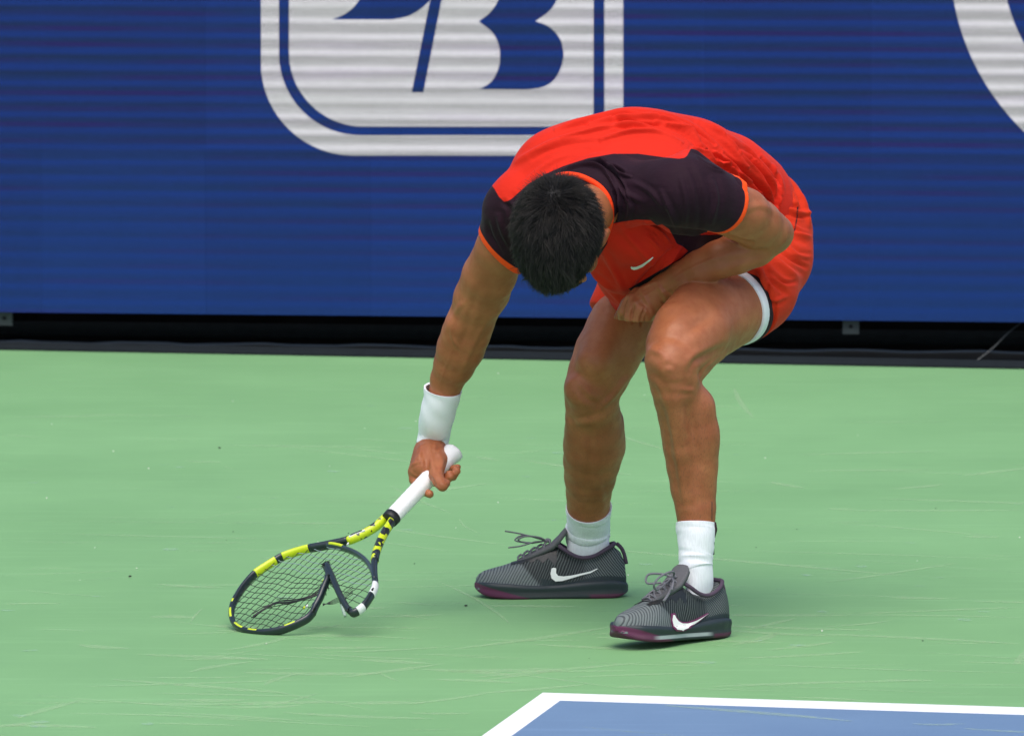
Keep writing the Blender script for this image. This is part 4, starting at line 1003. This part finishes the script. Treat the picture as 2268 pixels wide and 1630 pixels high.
def make_shoe(origin, direction, pitch, sole_m, roll=0.0):
    d = Vector(direction).normalized(); up = Vector((0, 0, 1)); y_ = up.cross(d).normalized()
    d = (d * math.cos(pitch) + up * math.sin(pitch)).normalized(); up = d.cross(y_).normalized()
    up = (up * math.cos(roll) + y_ * math.sin(roll)).normalized(); y_ = up.cross(d).normalized()
    MM = Matrix.Translation(Vector(origin)) @ Matrix((d, y_, up)).transposed().to_4x4()
    # upper
    V = []; F = []; nx, ns = 70, 40
    for i in range(nx + 1):
        x = .3065 * (1 - math.cos(math.pi * i / nx)) / 2
        w, _, zt, cy = lerp_tab(UPT, x * .310 / .3065); zb = .014 + max(0, x - .23) * .04; w *= 1 - .10 * max(0, min(1, (x - .26) / .04))
        zt = max(zt, zb + .002); open_ = 1 if x < .155 else max(0, 1 - (x - .155) / .05)
        for k in range(ns + 1):
            a = math.pi * k / ns; cs, sn_ = math.cos(a), math.sin(a)
            e1 = .55 + .25 * (1 - open_); e2 = .70
            yy = (abs(cs) ** e1) * (1 if cs >= 0 else -1); zz = abs(sn_) ** e2
            taper = 1 - (.24 * open_ + .22 * (1 - open_)) * zz
            bulge = .0022 * math.sin(x * 60) * math.sin(zz * 3.14)
            V.append((x, cy + yy * (w * taper + bulge), zb + (zt - zb) * zz))
    for i in range(nx):
        for k in range(ns):
            q = i * (ns + 1) + k; F.append((q, q + ns + 1, q + ns + 2, q + 1))
    sh = mesh_obj('shoe', V, F, M_up, None, local=True)
    sh.parent = person; sh.matrix_basis = Matrix.Translation(-person.location) @ MM
    bv = BVHTree.FromPolygons([MM @ Vector(v) for v in V], F)
    bl = BVHTree.FromPolygons([Vector(v) for v in V], F); UV, UF = list(V), list(F)
    def lo(name, vf, mat, par=None, smooth=True): return mesh_obj(name, vf[0], vf[1], mat, par or sh, smooth, local=True)
    # sole: closed loft with a flare at heel and a waisted side
    V = []; F = []; ns = 14
    prof = [(0, .55), (.0, .9), (.0015, 1.0), (.006, 1.02), (.010, 1.0), (.015, .985), (.020, 1.0), (.026, 1.03), (.030, 1.02), (.034, .96)]
    for i in range(nx + 1):
        x = -.004 + .3125 * (1 - math.cos(math.pi * i / nx)) / 2
        w = lerp_tab(UPT, min(max(x, 0), .31))[0]; cy = lerp_tab(UPT, min(max(x, 0), .31))[3]
        ed = min((x + .004) / .042, (.3085 - x) / .040, 1); w = (w + .0035) * (1 - (1 - max(ed, 0)) ** 2.2) ** .5 if ed < 1 else w + .0035
        w = max(w, .034 * (1 - (1 - min((x + .004) / .03, 1)) ** 2) ** .5) if x < .1 else w
        spring = .42 * max(0, x - .225) ** 1.6; heel_up = .004 * max(0, 1 - x / .02); sc = 1 + .10 * math.exp(-((x - .05) / .05) ** 2) - .22 * math.exp(-((x - .17) / .07) ** 2); ef = max(0, min(1, ed)); ef = (1 - (1 - ef) ** 2.4) ** .5
        ring = []
        for s_ in (1, -1):
            pr = prof if s_ == 1 else prof[::-1]
            for pz, pw in pr: zq = pz * sc + heel_up * (pz < .01); zc_ = .021 if x > .2 else .016; zq = zc_ + (zq - zc_) * (.25 + .75 * ef); toe_ = max(0, (x - .235) / .075); ring.append((x, cy + s_ * w * pw, zq * (1 - .22 * toe_ * (zq > .015)) + spring))
        V += ring
    m = len(prof) * 2
    for i in range(nx):
        for k in range(m): F.append((i * m + k, i * m + (k + 1) % m, (i + 1) * m + (k + 1) % m, (i + 1) * m + k))
    F.append(tuple(range(m))); F.append(tuple(nx * m + k for k in range(m))[::-1])
    lo('sole', (V, F), sole_m)
    nV = len(UV); bv = BVHTree.FromPolygons([MM @ Vector(v) for v in UV + V], UF + [tuple(i + nV for i in f) for f in F])
    # padded collar round the ankle opening
    rim = []
    for x, y, z in ((.024, 0, .107), (.028, .016, .106), (.045, .028, .097), (.065, .0305, .086), (.088, .0315, .082), (.108, .030, .087), (.128, .026, .099), (.138, .019, .106)): rim.append((x, y, z))
    rim = [(x, -y, z) for x, y, z in rim[::-1]] + rim[1:]
    lo('collar_lining', tube_vf(catmull(rim, 5), .0042, 8), M_collar)
    v = catmull([(.000, 0, .066), (.004, 0, .084), (.010, 0, .098), (.020, 0, .108)], 4); lo('heel_tab', tube_vf(v, .0042, 8), M_collar)
    # tongue
    tg = [(.222, 0, .071, .012), (.20, 0, .084, .020), (.175, 0, .096, .023), (.152, 0, .107, .024), (.138, 0, .121, .023), (.128, 0, .133, .020), (.124, 0, .137, .014)]
    V = []; F = []; nk = 10
    for x, y, z, w in tg:
        for s_ in (0, 1):
            for k in range(nk + 1):
                yy = w * (2 * k / nk - 1); V.append((x - .004 * s_, yy, z + .0035 * (1 - 2 * s_) - 9 * yy * yy))
    st_ = 2 * (nk + 1)
    for i in range(len(tg) - 1):
        for k in range(nk):
            a = i * st_ + k; F.append((a, a + 1, a + st_ + 1, a + st_)); b = a + nk + 1; F.append((b, b + st_, b + st_ + 1, b + 1))
        a = i * st_; F.append((a, a + st_, a + st_ + nk + 1, a + nk + 1)); a += nk; F.append((a, a + nk + 1, a + st_ + nk + 1, a + st_))
    a = (len(tg) - 1) * st_
    for k in range(nk): F.append((a + k, a + k + 1, a + nk + 2 + k, a + nk + 1 + k))
    lo('tongue', (V, F), M_tongue)
    # lace stays on both sides, eyelets, laces
    def top(x, y):
        h = bl.ray_cast(Vector((x, y, .2)), Vector((0, 0, -1))); return h[0].z if h[0] else .08
    rows = [.152, .166, .180, .194, .208, .220]
    for s_ in (-1, 1):
        V = []; F = []; n_ = 16
        for i in range(n_ + 1):
            x = .142 + .092 * i / n_; yi = s_ * (.0165 - .006 * (i / n_)); yo = s_ * (.032 - .011 * (i / n_) + .0022 * math.sin(i * 1.6))
            for k in range(4):
                y = yi + (yo - yi) * k / 3; V.append((x, y, top(x, y) + .0012 + .0012 * math.sin(math.pi * k / 3)))
        for i in range(n_):
            for k in range(3): F.append((i * 4 + k, i * 4 + k + 1, i * 4 + k + 5, i * 4 + k + 4))
        o_ = lo('lace_stay', (V, F), M_over)
    tz = lambda x: lerp_tab([(.12, .139), (.138, .1265), (.152, .1125), (.175, .1005), (.20, .0885), (.222, .077), (.25, .07)], x)[0]
    for i, x in enumerate(rows):
        yy = .019 - .006 * i / 5
        if i < 5:
            x2 = rows[i + 1]; y2 = .019 - .006 * (i + 1) / 5
            for s_ in (-1, 1):
                lo('lace', tube_vf(catmull([(x, s_ * yy, top(x, s_ * yy) + .003), (x + .004, s_ * yy * .5, tz(x + .004) + .002), ((x + x2) / 2, 0, tz((x + x2) / 2) + .004 + .001 * s_), (x2, -s_ * y2 * .5, tz(x2) + .002), (x2, -s_ * y2, top(x2, y2) + .003)], 4), .0017, 6), M_lace)
        else: lo('lace', tube_vf(catmull([(x, -yy, top(x, yy) + .003), (x, 0, tz(x) + .003), (x, yy, top(x, yy) + .003)], 4), .0017, 6), M_lace)
    return sh, bv, lo, MM
heelR = W(1387, 1319, 11.77); 
shR, bvR, loR, MR = make_shoe((heelR.x, 11.77, .0), (-1, -.015, 0), 0, M_sole)
shL, bvL, loL, ML = make_shoe((.409, 11.190, .0), (-.705, -.709, 0), math.radians(3.2), M_sole_w, 0)
# bow knots and loose lace ends
def bow(lo, knot, ends):
    lo('lace_knot', join_vf([tube_vf(catmull([(knot[0] - .004, -.005, knot[2]), (knot[0], 0, knot[2] + .003), (knot[0] + .004, .005, knot[2])], 3), .0042, 8), tube_vf(catmull([(knot[0] + .004, -.005, knot[2]), (knot[0], 0, knot[2] + .004), (knot[0] - .004, .005, knot[2])], 3), .003, 8)]), M_lace)
    for e, r in ends: lo('lace_bow', tube_vf(catmull([knot] + e, 6), r, 6), M_lace)
kR = (.160, 0, .112)
bow(loR, kR, [([(.178, .014, .122), (.205, .022, .125), (.22, .020, .117), (.20, .012, .110), (.172, .004, .112)], .0018), ([(.18, -.012, .118), (.21, -.020, .122), (.225, -.014, .112), (.19, -.004, .108)], .0018),
              ([(.19, .014, .123), (.22, .02, .131), (.247, .024, .136)], .0016), ([(.185, .016, .113), (.215, .028, .106), (.240, .030, .103)], .0016)])
kL = (.150, 0, .116)
bow(loL, kL, [([(.165, .016, .128), (.195, .030, .130), (.232, .040, .122), (.243, .038, .108), (.225, .030, .098), (.185, .015, .108), (.160, .004, .114)], .0022), ([(.165, -.014, .122), (.185, -.032, .120), (.19, -.03, .104), (.17, -.012, .106)], .0022),
              ([(.17, .018, .108), (.195, .034, .092), (.222, .046, .078)], .0026), ([(.165, .014, .112), (.18, .030, .112), (.2, .045, .098)], .0022)])
# white ticks on the sides, traced
decal('logo_mark', [z3(*p) for p in ((700, 730), (690, 770), (700, 805), (730, 828), (780, 825), (850, 805), (930, 782), (1000, 765), (1055, 735), (1050, 730), (1000, 752), (930, 768), (860, 782), (790, 790), (750, 785), (735, 765), (735, 740), (735, 728), (715, 724))], bvR, M_mark, shR, .0022)
sw = [z3(*p) for p in ((1628, 1090), (1622, 1130), (1632, 1175), (1660, 1200), (1705, 1205), (1760, 1180), (1830, 1130), (1900, 1078), (1870, 1098), (1810, 1130), (1745, 1152), (1700, 1152), (1668, 1135), (1650, 1110), (1640, 1088))]
sw2 = [z3(*p) for p in ((1615, 1078), (1615, 1140), (1628, 1185), (1658, 1210), (1710, 1212), (1768, 1186), (1840, 1132), (1906, 1074), (1895, 1072), (1805, 1118), (1742, 1140), (1700, 1140), (1678, 1128), (1658, 1105), (1645, 1072))]
decal('logo_edge', sw2, bvL, M_plum, shL, .0014)
decal('logo_mark', sw, bvL, M_mark, shL, .0031)

# ------------------------------------------------------------------ the broken racket
racket = thing('tennis_racket', 'smashed black and yellow tennis racket with white grip, its frame snapped inwards', 'racket', RK(585, 1402))
def frame_mat(name, base, yellow, amount, scale, seed):
    t = NT(name); co = t.coord((scale, scale, scale), (seed, .5, .2)); vz = t.n('TexVoronoi'); vz.inputs['Scale'].default_value = 1; vz.inputs['Randomness'].default_value = 1; t.l(co, vz.inputs[0])
    sp = t.n('SeparateColor'); t.l(vz.outputs['Color'], sp.inputs[0])
    m = t.ramp(sp.outputs[0], [(1 - amount, 0), (1 - amount + .01, 1)])
    sc = t.noise(260, 3)
    c = t.mix(m, base, yellow); c = t.mix(t.ramp(sc, [(.66, 0), (.70, .6)]), c, (.25, .27, .26))
    return t.set(base=c, rough=.33, Coat_Weight=.4, Coat_Roughness=.15)
YEL = (.60, .72, .012)
M_frame = simple('frame_paint', (.007, .016, .020), .36, .25, 40, .05, Coat_Weight=.5)
M_throat = frame_mat('throat_paint', (.010, .016, .020), YEL, .55, 75, .8)
M_yel = simple('yellow_paint', YEL, .35, .08, 30, .05, Coat_Weight=.4)
M_bri = simple('white_frame_paint', (.72, .74, .74), .35, .08, 50, .05)
M_grom = simple('grommet_plastic', (.01, .012, .013), .5)
M_bridge = simple('grey_bridge_paint', (.030, .050, .060), .3, .2, 40, .05, Coat_Weight=.5)
M_raw = simple('raw_carbon', (.010, .012, .012), .55, .5, 400, .8)
hoop = [(1045, 1150), (1030, 1080), (990, 1010), (925, 958), (850, 925), (770, 905), (695, 905), (615, 918), (520, 943), (430, 975), (385, 1000), (310, 1047), (248, 1090), (185, 1158), (135, 1230),
        (100, 1300), (92, 1365), (110, 1418), (160, 1458), (235, 1478), (320, 1480), (420, 1462), (520, 1425), (595, 1385), (637, 1340)]
hp = [(p.x, p.y) for p in catmull([Vector((*q, 0)) for q in hoop], 10)]
H3 = [RK(*z2(*p)) for p in hp]
def fseg(name, P3, mat, a=.0055, b=.0092, par=racket, off=0, sides=14):
    return mesh_obj(name, *tube_vf(P3, a, sides, axis=nR, ry=b), mat, par)
def idx_near(x, y): return min(range(len(hp)), key=lambda i: (hp[i][0] - x) ** 2 + (hp[i][1] - y) ** 2)
i_b = idx_near(695, 905); i_y1 = idx_near(610, 919); i_y2 = idx_near(432, 974); i_y3 = idx_near(388, 999); i_y4 = idx_near(246, 1092)
fseg('bridge', H3[:i_b + 1], M_bridge, .0048, .0080)
fr = fseg('frame', H3[i_b:], M_frame)
fseg('frame_band', H3[i_y1:i_y2 + 1], M_yel, .0060, .0097); fseg('frame_band', H3[i_y3:i_y4 + 1], M_yel, .0060, .0097)
for a, b in (((94, 1335), (98, 1395)), ((125, 1430), (175, 1464)), ((215, 1474), (265, 1480)), ((450, 1452), (520, 1425)), ((103, 1290), (110, 1275)), ((745, 903), (835, 922))):
    i0, i1 = sorted((idx_near(*a), idx_near(*b)))
    if i1 > i0: mesh_obj('yellow_stripe', *tube_vf([p - nR * .0062 for p in H3[i0:i1 + 1]], .0032, 8), M_yel, racket)
for a in ((1030, 1080), (985, 1005), (880, 940), (800, 912)): pass
# snapped piece that folds up into the strings, lifting off the plane
brk = [(630, 1352, 0), (655, 1310, .003), (690, 1268, .008), (720, 1225, .014), (745, 1185, .018), (758, 1150, .020), (748, 1115, .020), (738, 1096, .018)]
B3 = [RK(*z2(x, y), off=o) for x, y, o in brk]
fseg('broken_frame', catmull(B3, 5), M_frame, .0062, .0085)
brk2 = [(752, 1100, .024), (775, 1145, .022), (800, 1205, .018), (825, 1262, .014), (850, 1305, .008), (872, 1335, .003), (895, 1350, 0)]
fseg('broken_frame', catmull([RK(*z2(x, y), off=o) for x, y, o in brk2], 5), M_frame, .0062, .0085)
rs = [(890, 1352), (915, 1345), (955, 1318), (985, 1285), (1012, 1245), (1036, 1200), (1046, 1165), (1044, 1130)]
R3 = catmull([RK(*z2(*p)) for p in rs], 6)
fseg('frame', R3, M_frame, .0058, .0092)
fseg('frame_label', R3[26:38], M_bri, .0063, .0096); fseg('frame_label', R3[8:15], M_bri, .0063, .0096)
v = [RK(*z2(x, y), off=.004) for x, y in ((790, 1195), (812, 1250), (828, 1305))]; mesh_obj('bumper_strip', *tube_vf(catmull(v, 3), .0028, 6, axis=nR, ry=.006), M_raw, racket)
v = [RK(*z2(x, y), off=.004) for x, y in ((826, 1300), (838, 1340), (850, 1378))]; mesh_obj('bumper_tip', *tube_vf(catmull(v, 3), .0034, 6, axis=nR, ry=.004), simple('pale_core', (.30, .40, .33), .6), racket)
# jagged carbon shards at the breaks
V = []; F = []
for (x, y, o_) in [(738, 1092, .018)] * 14 + [(752, 1096, .024)] * 12 + [(636, 1345, .004)] * 7 + [(752, 1170, .02)] * 12 + [(885, 1348, .004)] * 6 + [(715, 1225, .014)] * 6:
    p = RK(*z2(x + random.gauss(0, 7), y + random.gauss(0, 6)), off=o_ + random.uniform(-.004, .006)); d = Vector((random.gauss(0, 1), random.gauss(0, 1), random.gauss(.4, 1))).normalized()
    vv, ff = tube_vf([p, p + d * random.uniform(.004, .012)], [random.uniform(.0014, .0036), .0004], 4); b = len(V); V += vv; F += [tuple(i + b for i in f) for f in ff]
mesh_obj('shards', V, F, M_raw, racket, smooth=False)['kind'] = 'stuff'
for (x, y, m_) in ((718, 1190, M_yel), (600, 1335, M_bri), (582, 1345, M_yel), (880, 945, M_bri), (1045, 1245, M_raw)):
    vv, ff = tube_vf([RK(*z2(x, y), off=.018 if y < 1250 else .010), RK(*z2(x + 8, y - 14), off=.018 if y < 1250 else .010)], [.0025, .0014], 5); mesh_obj('chip', vv, ff, m_, racket, smooth=False)
# throat shafts
la = catmull([RK(*z2(*p), off=0) for p in ((1138, 700), (1105, 725), (1050, 775), (985, 815), (920, 848), (850, 872), (780, 888), (700, 904), (620, 918))], 6)
fseg('throat_arm', la[:int(len(la) * .62)], M_throat, .0082, .0098)
fseg('throat_arm', la[int(len(la) * .62) - 1:], M_frame, .0070, .0098)
v = [RK(*z2(x, y), off=.0085) for x, y in ((880, 866), (925, 845), (985, 822))]; mesh_obj('frame_label', *tube_vf(catmull(v, 3), .0034, 6, axis=nR, ry=.0018), M_bri, racket)
v = [RK(*z2(x, y), off=.0110) for x, y in ((893, 861), (925, 846), (970, 829))]; mesh_obj('label_print', *tube_vf(catmull(v, 3), .0011, 5), M_frame, racket)
lb = catmull([RK(*z2(*p)) for p in ((1165, 715), (1150, 750), (1118, 800), (1088, 855), (1065, 910), (1048, 965), (1040, 1020), (1040, 1075), (1045, 1135))], 6)
fseg('throat_arm', lb[:int(len(lb) * .72)], M_throat, .0078, .0098)
fseg('throat_arm', lb[int(len(lb) * .72) - 1:], M_frame, .0060, .0098)
# grip: white overgrip wound round an eight-sided handle
g0 = RK(*z2(1158, 712)); g1 = RK(1004, 1002)
gd = (g1 - g0).normalized(); gl = (g1 - g0).length
NG = 60; V = []; F = []
ga = gd.cross(nR).normalized()
for i in range(NG + 1):
    s_ = i / NG; r = .0168 + .0012 * s_ + (.0048 * max(0, (s_ - .90) / .10) ** 1.4) + .0004 * (1 if (i % 5) < 1 else 0)
    if i == 0 or i == NG: r *= .93
    for k in range(32):
        a_ = 2 * math.pi * k / 32; oc = 1 / max(math.cos(((a_ + math.pi / 8) % (math.pi / 4)) - math.pi / 8), .9); oc = 1 + (oc - 1) * .35
        V.append(g0 + gd * gl * s_ + ga * math.cos(a_) * r * oc + nR * math.sin(a_) * r * .95 * oc)
    
for i in range(NG):
    for k in range(32): F.append((i * 32 + k, i * 32 + (k + 1) % 32, (i + 1) * 32 + (k + 1) % 32, (i + 1) * 32 + k))
F.append(tuple(range(32))[::-1]); F.append(tuple(NG * 32 + k for k in range(32)))
t = NT('white_overgrip'); nn = t.noise(35, 3, .5); 
M_grip = t.set(base=t.mix(nn, (.78, .77, .78), (.86, .86, .87)), rough=.6, normal=t.bump(nn, .3, .002))
grip = mesh_obj('grip', V, F, M_grip, racket)
cc = [g0 - gd * .010, g0 + gd * .004]; mesh_obj('grip_collar', *tube_vf([g0 - gd * .012, g0 - gd * .010, g0 + gd * .003], [.0150, .0172, .0178], 20), M_grom, racket)
# strings, traced inside the hoop; the cross strings sag towards the break
poly_in = [hp[i] for i in range(0, len(hp), 4)] + [(690, 1268), (745, 1180), (755, 1140), (800, 1205), (850, 1305), (890, 1350), (955, 1318), (1012, 1245), (1046, 1165)]
def inside(x, y):
    c = False; n = len(poly_in)
    for i in range(n):
        x1, y1 = poly_in[i]; x2, y2 = poly_in[(i + 1) % n]
        if (y1 > y) != (y2 > y) and x < (x2 - x1) * (y - y1) / (y2 - y1) + x1: c = not c
    return c
M_str = simple('black_string', (.012, .014, .015), .4, .2, 100, 0); M_strp = simple('clear_string', (.28, .36, .40), .35, .2, 100, 0)
ctr = RK(*z2(570, 1200)); ax1 = (g1 - ctr); ax1 = (ax1 - nR * ax1.dot(nR)).normalized(); ax2 = ax1.cross(nR).normalized()
def to_z2(p):
    q = proj(np.array([list(p)]))[0]; return ((q[0] - 482) / .3339, (q[1] - 907) / .3339)
bk = RK(*z2(735, 1200)); 
def warp(p):
    d = p - bk; r = d.length; pull = .030 * math.exp(-(r / .055) ** 2)
    q = p - nR * (pull * .5) ; return q + (d.normalized() * (-pull * .45) if r > .001 else Vector()) + ax1 * .002 * math.sin(p.dot(ax2) * 90)
def strings(ax, bx, n, sp, name):
    cnt = 0
    for i in range(-n, n + 1):
        off = i * sp; runs = []; cur_ = []
        for k in range(-90, 91):
            p = ctr + bx * off + ax * (k * .0025); ok = inside(*to_z2(p))
            if ok: cur_.append(p)
            else:
                if len(cur_) > 5: runs.append(cur_)
                cur_ = []
        if len(cur_) > 5: runs.append(cur_)
        for rn in runs:
            rn = [rn[0] - ax * .003] + rn[::3] + [rn[-1] + ax * .003]
            pts = [rn[0]] + [warp(p) + nR * .0006 * (1 if (j + i) % 2 else -1) for j, p in enumerate(rn[1:-1])] + [rn[-1]]
            mt = M_strp if (name == 'cross_string' and 3 <= i <= 9) else M_str
            mesh_obj('string', *tube_vf(pts, .00072, 5), mt, racket)
strings(ax1, ax2, 9, .0150, 'main_string')
strings(ax2, ax1, 11, .0165, 'cross_string')
# bunched strings hanging loose from the break
for k in range(9):
    yj = random.uniform(-14, 14)
    pts = [(735, 1185), (690, 1225 + yj), (600, 1265 + yj), (500, 1290 + yj * .6), (400, 1300 + yj * .5), (320, 1330 + yj), (240, 1375 + yj * 2)][: random.choice([5, 6, 7])]
    mesh_obj('loose_string', *tube_vf(catmull([RK(*z2(x + random.gauss(0, 4), y + random.gauss(0, 3)), off=.004 + random.uniform(0, .006)) for x, y in pts], 5), .0009, 5), M_str, racket)
for k in range(5):
    pts = [(700, 1290 + k * 4), (760, 1295 - k * 6), (830, 1270 - k * 9), (900, 1230 - k * 14)]
    mesh_obj('loose_string', *tube_vf(catmull([RK(*z2(x, y), off=.002) for x, y in pts], 5), .0006, 5), M_str, racket)
